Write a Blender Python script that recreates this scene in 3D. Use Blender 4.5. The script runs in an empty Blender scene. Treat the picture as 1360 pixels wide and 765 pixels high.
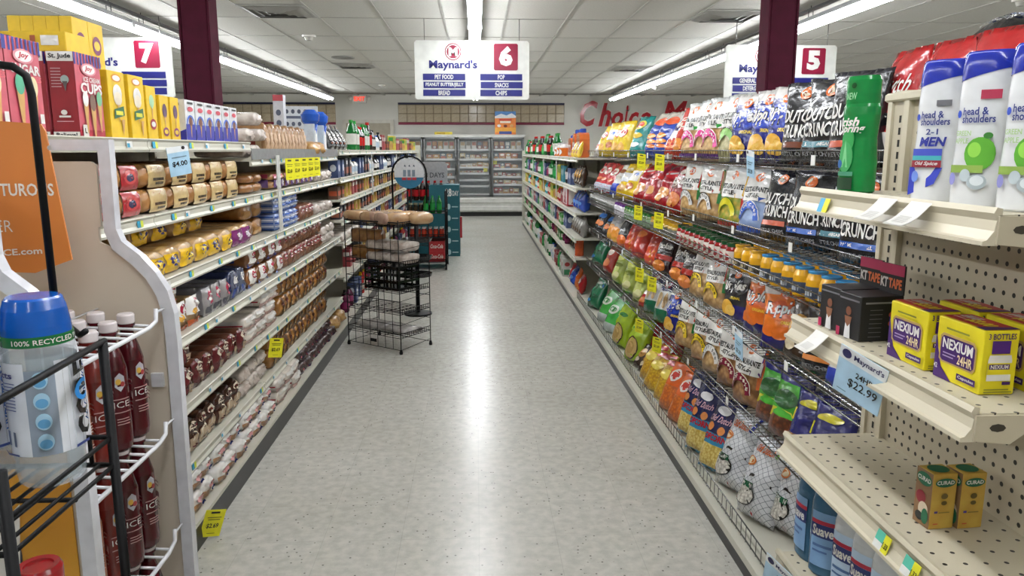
import bpy, math, random
from mathutils import Vector, Matrix, noise
from mathutils.geometry import tessellate_polygon
PI = math.pi
R = math.radians
random.seed(7)
SC = bpy.context.scene
COL = SC.collection
# ---------------------------------------------------------------- camera, world, exposure
cam = bpy.data.cameras.new('camera'); co = bpy.data.objects.new('camera', cam); COL.objects.link(co)
cam.sensor_width = 36.0; cam.lens = 1000.0 / 1360.0 * 36.0; cam.clip_start = 0.05; cam.clip_end = 200
co.location = (0, 0, 1.5)
co.rotation_euler = (R(90 - 10.343), 0, R(-2.7035))
SC.camera = co
w = bpy.data.worlds.new('world'); SC.world = w; w.use_nodes = True
w.node_tree.nodes['Background'].inputs[0].default_value = (0.8, 0.87, 1.0, 1)
w.node_tree.nodes['Background'].inputs[1].default_value = 0.0
SC.view_settings.view_transform = 'Standard'; SC.view_settings.look = 'None'
SC.view_settings.gamma = 1.0; SC.view_settings.use_curve_mapping = False
SC.view_settings.exposure = 0.0
TUBE_POWER = 42.0

# ---------------------------------------------------------------- materials
def lin(h):
    h = h.lstrip('#'); o = []
    for i in (0, 2, 4):
        c = int(h[i:i + 2], 16) / 255
        o.append(c / 12.92 if c <= .04045 else ((c + .055) / 1.055) ** 2.4)
    return (o[0], o[1], o[2], 1)
MATS = {}
KIND = dict(paper=(.5, 0), film=(.24, 0), gloss=(.16, 0), metal=(.32, 1), chrome=(.2, 1), matte=(.8, 0), paint=(.38, 0),
            bread=(.3, 0), chips=(.35, 0), popcorn=(.35, 0), wire=(.5, 0), velvet=(.75, 0), water=(.08, 0))
def mat(h, kind='paper', h2=None, scale=None):
    key = (h, kind, h2, scale)
    if key in MATS: return MATS[key]
    m = bpy.data.materials.new(kind + '_' + h.lstrip('#')); m.use_nodes = True
    nt = m.node_tree; N = nt.nodes; L = nt.links; b = N['Principled BSDF']
    r, me = KIND.get(kind, (.5, 0))
    b.inputs['Roughness'].default_value = r; b.inputs['Metallic'].default_value = me
    c = lin(h)
    if kind == 'emit':
        b.inputs['Base Color'].default_value = c; b.inputs['Emission Color'].default_value = c
        b.inputs['Emission Strength'].default_value = scale or 1; MATS[key] = m; return m
    tc = N.new('ShaderNodeTexCoord')
    if kind in ('bread', 'chips', 'popcorn'):
        t = N.new('ShaderNodeTexNoise' if kind == 'bread' else 'ShaderNodeTexVoronoi')
        t.inputs['Scale'].default_value = scale or {'bread': 22, 'chips': 38, 'popcorn': 70}[kind]
        fac = t.outputs['Fac' if kind == 'bread' else 'Distance']
        c2 = lin(h2) if h2 else tuple(x * .35 for x in c[:3]) + (1,)
        lo, hi = (.3, .7) if kind == 'bread' else (.05, .75)
    else:
        t = N.new('ShaderNodeTexNoise'); t.inputs['Scale'].default_value = scale or (9 if kind in ('paint', 'matte', 'velvet') else 30)
        fac = t.outputs['Fac']; c2 = lin(h2) if h2 else tuple(x * .86 for x in c[:3]) + (1,); lo, hi = .3, .7
    L.new(tc.outputs['Object'], t.inputs['Vector'])
    rp = N.new('ShaderNodeValToRGB'); rp.color_ramp.elements[0].position = lo; rp.color_ramp.elements[1].position = hi
    rp.color_ramp.elements[0].color = c; rp.color_ramp.elements[1].color = c2
    L.new(fac, rp.inputs[0]); L.new(rp.outputs[0], b.inputs['Base Color'])
    if kind in ('film', 'bread', 'chips', 'popcorn'):
        b.inputs['Coat Weight'].default_value = .7 if kind == 'bread' else .35; b.inputs['Coat Roughness'].default_value = .12
        t2 = N.new('ShaderNodeTexNoise'); t2.inputs['Scale'].default_value = 18; t2.inputs['Detail'].default_value = 3
        L.new(tc.outputs['Object'], t2.inputs['Vector'])
        bp = N.new('ShaderNodeBump'); bp.inputs['Strength'].default_value = .6 if kind == 'bread' else .3; bp.inputs['Distance'].default_value = .02
        L.new(t2.outputs['Fac'], bp.inputs['Height'])
        L.new(bp.outputs['Normal'], b.inputs['Normal']); L.new(bp.outputs['Normal'], b.inputs['Coat Normal'])
    if kind in ('velvet', 'wire'):
        b.inputs['Specular IOR Level'].default_value = .2
    MATS[key] = m
    return m
def clear_mat(h, alpha, rough=.06):
    key = (h, 'clear', alpha)
    if key in MATS: return MATS[key]
    m = bpy.data.materials.new('clear_' + h.lstrip('#')); m.use_nodes = True
    b = m.node_tree.nodes['Principled BSDF']
    b.inputs['Base Color'].default_value = lin(h); b.inputs['Roughness'].default_value = rough
    b.inputs['Alpha'].default_value = alpha; b.inputs['Specular IOR Level'].default_value = .7
    MATS[key] = m; return m
def dots_mat(h, axes, pitch, radius):
    """painted steel with round holes painted as dark dots on a regular grid (object coordinates)"""
    m = bpy.data.materials.new('perforated_steel'); m.use_nodes = True
    nt = m.node_tree; N = nt.nodes; L = nt.links; b = N['Principled BSDF']; b.inputs['Roughness'].default_value = .45
    tc = N.new('ShaderNodeTexCoord'); sp = N.new('ShaderNodeSeparateXYZ'); L.new(tc.outputs['Object'], sp.inputs[0])
    def mth(op, a, bv=None):
        n = N.new('ShaderNodeMath'); n.operation = op
        for i, x in enumerate((a, bv)):
            if x is None: continue
            if isinstance(x, (int, float)): n.inputs[i].default_value = x
            else: L.new(x, n.inputs[i])
        return n.outputs[0]
    def cell(o, p): return mth('SUBTRACT', mth('FRACT', mth('ADD', mth('DIVIDE', o, p), 100.0)), .5)
    a, c = cell(sp.outputs[axes[0]], pitch), cell(sp.outputs[axes[1]], pitch)
    d = mth('SQRT', mth('ADD', mth('MULTIPLY', a, a), mth('MULTIPLY', c, c)))
    s = mth('LESS_THAN', d, radius)
    mx = N.new('ShaderNodeMix'); mx.data_type = 'RGBA'
    mx.inputs[6].default_value = lin(h); mx.inputs[7].default_value = (.012, .011, .01, 1)  # the dark inside of the holes is painted into the base colour
    L.new(s, mx.inputs[0]); L.new(mx.outputs[2], b.inputs['Base Color'])
    return m

# ---------------------------------------------------------------- mesh builder
TXT = {}
def text_shape(s, bold=.02, shear=0.0):
    key = (s, bold, shear)
    if key in TXT: return TXT[key]
    cu = bpy.data.curves.new('t', 'FONT'); cu.body = s; cu.size = 1; cu.offset = bold; cu.shear = shear
    cu.resolution_u = 2; cu.fill_mode = 'FRONT'
    o = bpy.data.objects.new('t', cu)
    me = bpy.data.meshes.new_from_object(o)
    vs = [(v.co.x, v.co.y) for v in me.vertices]; fs = [tuple(p.vertices) for p in me.polygons]
    bpy.data.objects.remove(o); bpy.data.curves.remove(cu); bpy.data.meshes.remove(me)
    if vs:
        x0 = min(v[0] for v in vs); x1 = max(v[0] for v in vs); y0 = min(v[1] for v in vs); y1 = max(v[1] for v in vs)
        vs = [((a - x0) / (x1 - x0 + 1e-9), (b - y0) / (y1 - y0 + 1e-9)) for a, b in vs]
    TXT[key] = (vs, fs)
    return TXT[key]
class MB:
    def __init__(s): s.v = []; s.f = []; s.m = []; s.sm = []; s.mats = []
    def mi(s, m):
        if isinstance(m, str): m = mat(m)
        if m not in s.mats: s.mats.append(m)
        return s.mats.index(m)
    def add(s, vs, fs, m, smooth=False):
        k = len(s.v); i = s.mi(m); s.v += [tuple(v) for v in vs]
        for f in fs: s.f.append(tuple(a + k for a in f)); s.m.append(i); s.sm.append(smooth)
        return s
    def box(s, x0, y0, z0, x1, y1, z1, m, faces=None):
        v = [(x, y, z) for z in (z0, z1) for y in (y0, y1) for x in (x0, x1)]
        F = {'b': (0, 2, 3, 1), 't': (4, 5, 7, 6), 'f': (0, 1, 5, 4), 'k': (2, 6, 7, 3), 'l': (0, 4, 6, 2), 'r': (1, 3, 7, 5)}
        if isinstance(m, dict):
            for k, q in F.items(): s.add([v[i] for i in q], [(0, 1, 2, 3)], m.get(k, m['*']))
        else: s.add(v, list(F.values()), m)
        return s
    def cbox(s, x0, y0, z0, x1, y1, z1, m, c=.004):
        """box with chamfered vertical and top edges"""
        def ring(i, z): return [(x0 + i + c, y0 + i, z), (x1 - i - c, y0 + i, z), (x1 - i, y0 + i + c, z), (x1 - i, y1 - i - c, z), (x1 - i - c, y1 - i, z), (x0 + i + c, y1 - i, z), (x0 + i, y1 - i - c, z), (x0 + i, y0 + i + c, z)]
        rs = [ring(c, z0), ring(0, z0 + c), ring(0, z1 - c), ring(c, z1)]
        v = sum(rs, []); f = [tuple(range(7, -1, -1)), tuple(range(24, 32))]
        for k in range(3):
            for i in range(8): f.append((k * 8 + i, k * 8 + (i + 1) % 8, k * 8 + 8 + (i + 1) % 8, k * 8 + 8 + i))
        return s.add(v, f, m)
    def rod(s, pts, r, m, n=6, closed=False):
        P = [Vector(p) for p in pts]; N = len(P); vs = []; fs = []
        up = None
        for i, p in enumerate(P):
            if closed: t = (P[(i + 1) % N] - P[i - 1]).normalized()
            else: t = (P[min(i + 1, N - 1)] - P[max(i - 1, 0)]).normalized()
            if up is None or abs(up.dot(t)) > .95: up = Vector((0, 0, 1)) if abs(t.z) < .9 else Vector((1, 0, 0))
            a = t.cross(up).normalized(); b = a.cross(t).normalized(); up = b
            for k in range(n):
                g = 2 * PI * k / n; vs.append(p + a * (r * math.cos(g)) + b * (r * math.sin(g)))
        for i in range(N if closed else N - 1):
            j = (i + 1) % N
            for k in range(n): fs.append((i * n + k, i * n + (k + 1) % n, j * n + (k + 1) % n, j * n + k))
        if not closed: fs.append(tuple(range(n - 1, -1, -1))); fs.append(tuple(range((N - 1) * n, N * n)))
        return s.add(vs, fs, m, n > 4)
    def lathe(s, prof, m, n=20, cx=0, cy=0, sx=1, sy=1):
        """prof: (r, z[, mat for the band above])"""
        for i in range(len(prof) - 1):
            a, b = prof[i], prof[i + 1]
            mm = a[2] if len(a) > 2 else m
            vs = [(cx + p[0] * sx * math.cos(2 * PI * k / n), cy + p[0] * sy * math.sin(2 * PI * k / n), p[1]) for p in (a, b) for k in range(n)]
            s.add(vs, [(k, (k + 1) % n, n + (k + 1) % n, n + k) for k in range(n)], mm, True)
        for p, d in ((prof[0], -1), (prof[-1], 1)):
            if p[0] > 1e-5:
                vs = [(cx + p[0] * sx * math.cos(2 * PI * k / n), cy + p[0] * sy * math.sin(2 * PI * k / n), p[1]) for k in range(n)]
                s.add(vs, [tuple(range(n))[::d]], p[2] if len(p) > 2 and d < 0 else m)
        return s
    def sheet(s, fn, nu, nv, m, smooth=True, flip=False, rng=(0, 0, 1, 1), off=0.0):
        a, b, c, d = rng
        vs = [fn(a + (c - a) * i / nu, b + (d - b) * j / nv, off) for j in range(nv + 1) for i in range(nu + 1)]
        fs = []
        for j in range(nv):
            for i in range(nu):
                q = (j * (nu + 1) + i, j * (nu + 1) + i + 1, (j + 1) * (nu + 1) + i + 1, (j + 1) * (nu + 1) + i)
                fs.append(q[::-1] if flip else q)
        return s.add(vs, fs, m, smooth)
    def prism(s, out, a, b, axis, m, smooth=False):
        """extrude a 2-D outline from a to b along axis; outline coordinates fill the other two axes in order"""
        def P(q, t):
            q = list(q); q.insert('xyz'.index(axis), t); return tuple(q)
        n = len(out); v = [P(q, a) for q in out] + [P(q, b) for q in out]
        tri = tessellate_polygon([[Vector((q[0], q[1], 0)) for q in out]])
        f = [tuple(t) for t in tri] + [tuple(i + n for i in t[::-1]) for t in tri] + [(i, (i + 1) % n, n + (i + 1) % n, n + i) for i in range(n)]
        return s.add(v, f, m, smooth)
    def art(s, items, fn, off=.0007, st=.0003, g=10):
        """flat print: rectangles, ellipses, rings, polygons and lettering mapped on a surface fn(u, v, offset)"""
        for it in items:
            k = it[0]; off += st
            if k == 'r':
                x0, y0, x1, y1, m = it[1:6]
                s.sheet(fn, max(1, int(abs(x1 - x0) * g + .5)), max(1, int(abs(y1 - y0) * g + .5)), m, True, False, (x0, y0, x1, y1), off)
            elif k == 'e':
                cx, cy, rx, ry, m = it[1:6]; n = 18; vs = [fn(cx, cy, off)]; fs = []
                rr = (.5, 1) if max(rx, ry) > .12 else (1,)
                for q, f in enumerate(rr):
                    for i in range(n): vs.append(fn(cx + rx * f * math.cos(2 * PI * i / n), cy + ry * f * math.sin(2 * PI * i / n), off))
                for i in range(n):
                    fs.append((0, 1 + i, 1 + (i + 1) % n))
                    if len(rr) > 1: fs.append((1 + i, 1 + n + i, 1 + n + (i + 1) % n, 1 + (i + 1) % n))
                s.add(vs, fs, m, True)
            elif k == 'o':
                cx, cy, rx, ry, th, m = it[1:7]; a0, a1 = it[7:9] if len(it) > 8 else (0, 360); n = 20; vs = []; fs = []
                for i in range(n + 1):
                    g_ = R(a0 + (a1 - a0) * i / n)
                    for f in (1, 1 - th): vs.append(fn(cx + rx * f * math.cos(g_), cy + ry * f * math.sin(g_), off))
                for i in range(n): fs.append((2 * i, 2 * i + 2, 2 * i + 3, 2 * i + 1))
                s.add(vs, fs, m, True)
            elif k == 'p':
                pts, m = it[1], it[2]
                tri = tessellate_polygon([[Vector((a, b, 0)) for a, b in pts]])
                area = lambda t: (pts[t[1]][0] - pts[t[0]][0]) * (pts[t[2]][1] - pts[t[0]][1]) - (pts[t[2]][0] - pts[t[0]][0]) * (pts[t[1]][1] - pts[t[0]][1])
                s.add([fn(a, b, off) for a, b in pts], [tuple(t) if area(t) > 0 else tuple(t)[::-1] for t in tri], m, True)
            elif k == 't':
                tx, x0, y0, x1, y1, m = it[1:7]; o = it[7] if len(it) > 7 else {}
                vs, fs = text_shape(tx, o.get('b', .02), o.get('s', 0))
                rot = o.get('rot', 0)
                def mp(a, b):
                    if rot == 90: a, b = 1 - b, a
                    elif rot == -90: a, b = b, 1 - a
                    return fn(x0 + (x1 - x0) * a, y0 + (y1 - y0) * b + o.get('k', 0) * (a - .5), off)
                s.add([mp(a, b) for a, b in vs], fs, m, True)
        return s
    def mesh(s, name='mesh'):
        me = bpy.data.meshes.new(name); me.from_pydata(s.v, [], s.f)
        for m in s.mats: me.materials.append(m)
        me.polygons.foreach_set('material_index', s.m); me.polygons.foreach_set('use_smooth', s.sm); me.update()
        return me
def flat(x0, z0, wx, wz, y, ax='f'):
    """planar surface for print: f faces -y, r faces +x, l faces -x, t faces +z, k faces +y"""
    if ax == 'f': return lambda u, v, o: (x0 + wx * u, y - o, z0 + wz * v)
    if ax == 'k': return lambda u, v, o: (x0 + wx - wx * u, y + o, z0 + wz * v)
    if ax == 'l': return lambda u, v, o: (y - o, x0 + wx - wx * u, z0 + wz * v)
    if ax == 'r': return lambda u, v, o: (y + o, x0 + wx * u, z0 + wz * v)
    return lambda u, v, o: (x0 + wx * u, z0 + wz * v, y + o)
def obj(name, me, parent=None, loc=(0, 0, 0), rot=(0, 0, 0), label=None, cat=None, group=None, kind=None, sc=None):
    if isinstance(me, MB): me = me.mesh(name)
    o = bpy.data.objects.new(name, me); COL.objects.link(o); o.location = loc; o.rotation_euler = rot
    if sc: o.scale = (sc, sc, sc) if isinstance(sc, (int, float)) else sc
    if parent: o.parent = parent
    if label: o['label'] = label
    if cat: o['category'] = cat
    if group: o['group'] = group
    if kind: o['kind'] = kind
    return o
def thing(name, label, cat, loc=(0, 0, 0), rz=0, group=None):
    return obj(name, None, None, loc, (0, 0, rz), label, cat, group)
def copytree(o, loc, rot, label=None, group=None, parent=None):
    c = o.copy(); COL.objects.link(c); c.location = loc; c.rotation_euler = rot; c.parent = parent
    if label: c['label'] = label
    if group: c['group'] = group
    for ch in list(o.children):
        copytree(ch, ch.location.copy(), ch.rotation_euler.copy(), None, None, c)
    return c
LEFT, RIGHT = PI / 2, -PI / 2       # a product with its front at local -y turned to face the aisle from the left / right shelving
# ================================================================ the room
X0, X1, Y0, Y1, CZ = -7.2, 7.2, -4.2, 18.4, 2.78
def floor_mat():
    m = bpy.data.materials.new('speckled_vinyl_tile'); m.use_nodes = True
    nt = m.node_tree; N = nt.nodes; L = nt.links; b = N['Principled BSDF']
    tc = N.new('ShaderNodeTexCoord')
    def nz(scale, detail=2, typ='ShaderNodeTexNoise'):
        t = N.new(typ); t.inputs['Scale'].default_value = scale
        if 'Detail' in t.inputs: t.inputs['Detail'].default_value = detail
        L.new(tc.outputs['Object'], t.inputs['Vector']); return t
    def ramp(src, p0, c0, p1, c1):
        r = N.new('ShaderNodeValToRGB'); e = r.color_ramp.elements; e[0].position = p0; e[1].position = p1; e[0].color = c0; e[1].color = c1
        L.new(src, r.inputs[0]); return r.outputs[0]
    def mix(a, bb, fac, mode='MIX'):
        x = N.new('ShaderNodeMix'); x.data_type = 'RGBA'; x.blend_type = mode
        for i, q in ((0, fac), (6, a), (7, bb)):
            if isinstance(q, (float, int)): x.inputs[i].default_value = q
            elif isinstance(q, tuple): x.inputs[i].default_value = q
            else: L.new(q, x.inputs[i])
        return x.outputs[2]
    base = ramp(nz(1.3, 4).outputs['Fac'], .3, lin('#c9c7bf'), .7, lin('#bfbdb3'))
    mott = ramp(nz(24, 4).outputs['Fac'], .35, (.82, .82, .82, 1), .65, (1, 1, 1, 1))
    c = mix(base, mott, 1.0, 'MULTIPLY')
    v = nz(42, 0, 'ShaderNodeTexVoronoi')
    gate = ramp(v.outputs['Color'], .62, (0, 0, 0, 1), .63, (1, 1, 1, 1))
    spot = ramp(v.outputs['Distance'], .12, (1, 1, 1, 1), .2, (0, 0, 0, 1))
    sp = mix(gate, spot, 1.0, 'MULTIPLY')
    sc_ = N.new('ShaderNodeMath'); sc_.operation = 'MULTIPLY'; sc_.inputs[1].default_value = .75
    L.new(sp, sc_.inputs[0])
    c = mix(c, lin('#3c3a37'), sc_.outputs[0])
    v2 = nz(110, 0, 'ShaderNodeTexVoronoi')
    s2 = ramp(v2.outputs['Distance'], .1, (.35, .35, .35, 1), .2, (0, 0, 0, 1))
    c = mix(c, lin('#d9d6cc'), s2)
    bk = N.new('ShaderNodeTexBrick'); bk.offset = 0; bk.inputs['Scale'].default_value = 1.0
    bk.inputs['Brick Width'].default_value = .3048; bk.inputs['Row Height'].default_value = .3048; bk.inputs['Mortar Size'].default_value = .0011
    bk.inputs['Color1'].default_value = (1, 1, 1, 1); bk.inputs['Color2'].default_value = (.96, .96, .96, 1); bk.inputs['Mortar'].default_value = (.82, .82, .82, 1)
    L.new(tc.outputs['Object'], bk.inputs['Vector'])
    c = mix(c, bk.outputs['Color'], 1.0, 'MULTIPLY')
    L.new(c, b.inputs['Base Color'])
    b.inputs['Roughness'].default_value = .25
    return m
mb = MB().box(X0, Y0, -.1, X1, Y1 + .2, 0, floor_mat()); obj('floor', mb, kind='structure')
# ceiling: tiles in a T-bar grid, each its own piece
tile_m = mat('#c7c6c0', 'matte', '#bcbbb5', 60); grid_m = mat('#a9a8a2', 'paint')
ceil = obj('ceiling', MB().box(X0, Y0, CZ + .03, X1, Y1 + .2, CZ + .1, mat('#8f8e89', 'matte')), kind='structure')
TW, TL = .61, 1.22
tile_me = MB().box(-TW / 2 + .009, -TL / 2 + .009, CZ + .004, TW / 2 - .009, TL / 2 - .009, CZ + .032, tile_m).mesh('ceiling_tile')
xs = [k * TW for k in range(-11, 12)]; ys = [6.6 + (k + .5) * TL for k in range(-9, 10)]
cells = sorted(((x, y) for x in xs for y in ys if Y0 < y - TL / 2 and y + TL / 2 < Y1 + .1), key=lambda q: (0 if (q[1] > 4 and abs(q[0]) < 1 + .62 * q[1]) else 1, math.hypot(*q)))
rest = MB()
for i, (x, y) in enumerate(cells):
    if i < 300: obj('ceiling_tile', tile_me, ceil, (x, y, 0))
    else: rest.box(x - TW / 2 + .009, y - TL / 2 + .009, CZ + .004, x + TW / 2 - .009, y + TL / 2 - .009, CZ + .032, tile_m)
obj('ceiling_tile', rest, ceil, kind='stuff')
run_me = MB().box(-.012, Y0, CZ - .002, .012, Y1, CZ + .03, grid_m).mesh('grid_runner')
for k in range(-11, 11): obj('grid_runner', run_me, ceil, ((k + .5) * TW, 0, 0))
tee_me = MB().box(X0, -.012, CZ - .0005, X1, .012, CZ + .028, grid_m).mesh('grid_tee')
for k in range(-8, 10): obj('grid_tee', tee_me, ceil, (0, 6.6 + k * TL, 0))
wall_m = mat('#d5d3ca', 'paint', '#cbc9c0', 2)
obj('wall_back', MB().box(X0, Y1, 0, X1, Y1 + .2, CZ + .1, wall_m), kind='structure')
obj('wall_left', MB().box(X0 - .2, Y0, 0, X0, Y1 + .2, CZ + .1, wall_m), kind='structure')
obj('wall_right', MB().box(X1, Y0, 0, X1 + .2, Y1 + .2, CZ + .1, wall_m), kind='structure')
obj('wall_front', MB().box(X0, Y0 - .2, 0, X1, Y0, CZ + .1, wall_m), kind='structure')
# tiled bands high on the back wall: navy rail, tan tiles, maroon rail
navy = mat('#15173a', 'paint'); maroon = mat('#7d1237', 'paint')
def band(x0, x1, n):
    t = obj('trim_%d' % n, MB().box(x0, Y1 - .006, 2.16, x1, Y1, 2.57, mat('#8a7a62', 'matte')), kind='structure')
    obj('upper_rail', MB().box(x0, Y1 - .03, 2.57, x1, Y1, 2.615, navy), t)
    obj('lower_rail', MB().box(x0, Y1 - .03, 2.105, x1, Y1, 2.16, maroon), t)
    me = MB().cbox(-.098, -.014, -.098, .098, .002, .098, mat('#b3a58c', 'gloss', '#a4967c'), .006).mesh('tile')
    k = int((x1 - x0) / .204)
    for i in range(k):
        for j in range(2): obj('tile', me, t, (x0 + (i + .5) * (x1 - x0) / k, Y1 - .008, 2.262 + j * .205))
band(-1.83, 2.12, 1); band(-6.1, -3.3, 2)
# door frame under the exit sign
d = obj('door_1', MB().box(-3.06, Y1 - .05, 0, -2.02, Y1, 2.14, mat('#a39a86', 'paint')), kind='structure')
obj('door_frame', MB().box(-3.14, Y1 - .07, 0, -3.06, Y1, 2.22, mat('#cfcbbf', 'paint')).box(-2.02, Y1 - .07, 0, -1.94, Y1, 2.22, mat('#cfcbbf', 'paint')).box(-3.06, Y1 - .07, 2.14, -2.02, Y1, 2.22, mat('#cfcbbf', 'paint')), d)
obj('push_bar', MB().box(-2.95, Y1 - .1, 1.0, -2.2, Y1 - .05, 1.07, mat('#8a8a88', 'metal')), d)
ex = thing('exit_sign', 'white emergency exit sign with red letters and two small lamp heads over the back door', 'sign', (-2.72, Y1, 2.6))
obj('housing', MB().cbox(-.16, -.07, 0, .16, 0, .19, mat('#e2e0d8', 'gloss')).art([('t', 'EXIT', .1, .24, .9, .78, mat('#e8412c', 'emit', None, 1.6), {'b': .035})], flat(-.16, 0, .32, .19, -.07)), ex)
for s in (-1, 1):
    obj('lamp_head', MB().lathe([(.0, -.03), (.04, -.03), (.055, .02), (.03, .05), (0, .05)], mat('#d8d6ce', 'gloss'), 12), ex, (s * .22, -.05, .11), (R(80), 0, 0))
# "Choice Meats" lettering on the back wall (its end disappears behind the shelving)
ch = thing('wall_lettering', 'large red slanted Choice Meats lettering mounted on the back wall', 'lettering', (2.5, Y1, 2.07))
xx = 0
for s, wd, h, y in (('C', .42, .6, 0), ('h', .3, .55, 0), ('o', .28, .34, 0), ('i', .1, .5, 0), ('c', .24, .34, 0), ('e', .26, .34, 0), (' ', .22, 0, 0), ('M', .62, .6, 0), ('e', .26, .34, 0), ('a', .26, .34, 0), ('t', .2, .48, 0), ('s', .22, .34, 0)):
    if s != ' ':
        mb = MB()
        for q, (b_, mm) in enumerate((( .075, mat('#e6dfd6', 'paint')), (.03, mat('#b3202c', 'gloss')))):
            vs, fs = text_shape(s, b_, .32); y_ = -.02 - .02 * q; g = .03 if q == 0 else 0
            k = len(vs)
            mb.add([(-g + (wd + 2 * g) * a, y_, -g + (h + 2 * g) * b) for a, b in vs], fs, mm)
            mb.add([(-g + (wd + 2 * g) * a, y_ + .02, -g + (h + 2 * g) * b) for a, b in vs], [f[::-1] for f in fs], mm)
        obj('letter', mb, ch, (xx, 0, y))
    xx += wd + .02
# columns
def column(x, y, lab):
    mb = MB(); h = .09
    out = [(-h, -h + .012), (-h + .012, -h), (h - .012, -h), (h, -h + .012), (h, h - .012), (h - .012, h), (-h + .012, h), (-h, h - .012)]
    mb.prism(out, 0, CZ + .03, 'z', mat('#4a0f26', 'velvet', '#400c20', 14))
    for sx in (-1, 1):
        mb.box(sx * h - .006, -h - .004, 0, sx * h + .006, -h + .012, CZ, mat('#4a0f26', 'velvet', '#400c20', 14))
    obj('column', mb, None, (x, y, 0), (0, 0, 0), lab, 'column')
column(-1.75, 5.1, 'dark maroon square column rising behind the bread shelving')
column(1.945, 4.98, 'dark maroon square column rising behind the chip shelving')
# fluorescent strip lights hung in three rows
tube_m = mat('#fbfdff', 'emit', None, TUBE_POWER); chan_m = mat('#c9ccd2', 'paint'); rail_m = mat('#3a3a3c', 'paint')
def tube_me(x):
    return MB().rod([(x, -1.19, 0), (x, 1.19, 0)], .015, tube_m, 8).mesh('tube')
LZ = 2.6
co_m = Matrix.LocRotScale(co.location, co.rotation_euler, None).inverted()
def in_view(p):
    q_ = co_m @ Vector(p)
    return q_.z < -.05 and abs(q_.x / -q_.z) * 1000 < 685 and abs(q_.y / -q_.z) * 1000 < 388
chan = MB().prism([(-.06, .03), (.06, .03), (.035, .075), (-.035, .075)], -1.215, 1.215, 'y', chan_m).box(-.066, -1.22, .0, .066, -1.19, .06, chan_m).box(-.066, 1.19, 0, .066, 1.22, .06, chan_m).mesh('channel')
tA, tB = tube_me(-.038), tube_me(.038)
rail = MB().box(-.02, -1.22, .13, .02, 1.22, .155, rail_m).mesh('rail')
hang = MB().rod([(-.02, 0, .07), (-.02, 0, .14)], .004, rail_m).rod([(.02, 0, .07), (.02, 0, .14)], .004, rail_m).rod([(0, 0, .14), (0, 0, CZ - LZ)], .004, rail_m).mesh('hanger')
for x, nm in ((-3.15, 'strip light in the row over the aisle behind the bread shelving'), (0.0, 'strip light in the row over the middle of the open aisle'), (3.02, 'strip light in the row over the aisle behind the chip shelving')):
    for k in range(8):
        yc = -2.0 + k * 2.44 + .75
        off = '' if any(in_view((x + dx, yc + dy, LZ + dz)) for dx in (-.06, .06) for dy in (-1.22, -.6, 0, .6, 1.22) for dz in (-.015, .15)) else '_offscreen'
        t = thing('strip_light' + off, 'twin tube fluorescent ' + nm, 'light', (x, yc, LZ), 0, nm)
        obj('channel', chan, t); obj('tube' + off, tA, t); obj('tube' + off, tB, t); obj('rail', rail, t)
        for yy in (-.9, .9): obj('hanger', hang, t, (0, yy, 0))
# ceiling fittings
def vent(x, y, lab):
    t = thing('ceiling_vent', lab, 'vent', (x, y, CZ))
    obj('frame', MB().prism([(-.3, -.3), (.3, -.3), (.3, .3), (-.3, .3)], -.008, .0, 'z', mat('#a9a8a3', 'paint')), t)
    for i, (a, z0) in enumerate(((.27, .0), (.2, .012), (.13, .022), (.06, .03))):
        mb = MB(); b = a - .05
        for s in (-1, 1):
            mb.add([(-a, s * a, -.012), (a, s * a, -.012), (b, s * b, -.03), (-b, s * b, -.03)], [(0, 1, 2, 3)], mat('#8c8b86', 'paint'))
            mb.add([(s * a, -a, -.012), (s * a, a, -.012), (s * b, b, -.03), (s * b, -b, -.03)], [(0, 1, 2, 3)], mat('#8c8b86', 'paint'))
        obj('louver', mb, t)
    obj('throat', MB().box(-.28, -.28, -.0105, .28, .28, -.0085, mat('#8c8b86', 'paint')), t)
vent(-1.83, 7.45, 'square louvred ceiling vent beside the number seven sign')
vent(2.44, 7.5, 'square louvred ceiling vent in front of the number five sign')
vent(2.44, 12.2, 'square louvred ceiling vent deep over the chip shelving')
vent(-1.83, 12.0, 'square louvred ceiling vent deep over the bread shelving')
obj('ceiling_speaker', MB().lathe([(.16, CZ - .012), (.16, CZ), ], mat('#8c8b86', 'paint'), 24).lathe([(.13, CZ - .016), (.15, CZ - .01)], mat('#6a6a66', 'paint'), 24), None, (-1.84, 11.0, 0), label='round grey ceiling speaker grille in front of the deep vent', cat='speaker')
for (x, y, lab) in ((-1.875, 8.98, 'small white smoke detector on the ceiling between two vents'), (-1.84, 15.5, 'small white smoke detector on the ceiling near the exit sign'), (4.7, 6.6, 'small white smoke detector on the ceiling above the red chip bags')):
    t = thing('smoke_detector', lab, 'detector', (x, y, CZ))
    obj('base', MB().lathe([(.075, -.02), (.08, 0)], mat('#dcdad3', 'gloss'), 16), t)
    obj('sensor', MB().lathe([(.0, -.055), (.035, -.055), (.05, -.02)], mat('#b9b7b0', 'gloss'), 16), t)
cr = thing('ceiling_camera', 'small camera on a bracket hanging from the ceiling near the wall lettering', 'camera', (3.25, 14.0, CZ))
obj('bracket', MB().rod([(0, 0, 0), (0, 0, -.12)], .012, mat('#d0cec6', 'gloss')), cr)
obj('body', MB().cbox(-.03, -.07, -.03, .03, .07, .03, mat('#c9c7bf', 'gloss')), cr, (0, 0, -.14), (R(25), 0, R(40)))
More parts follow.
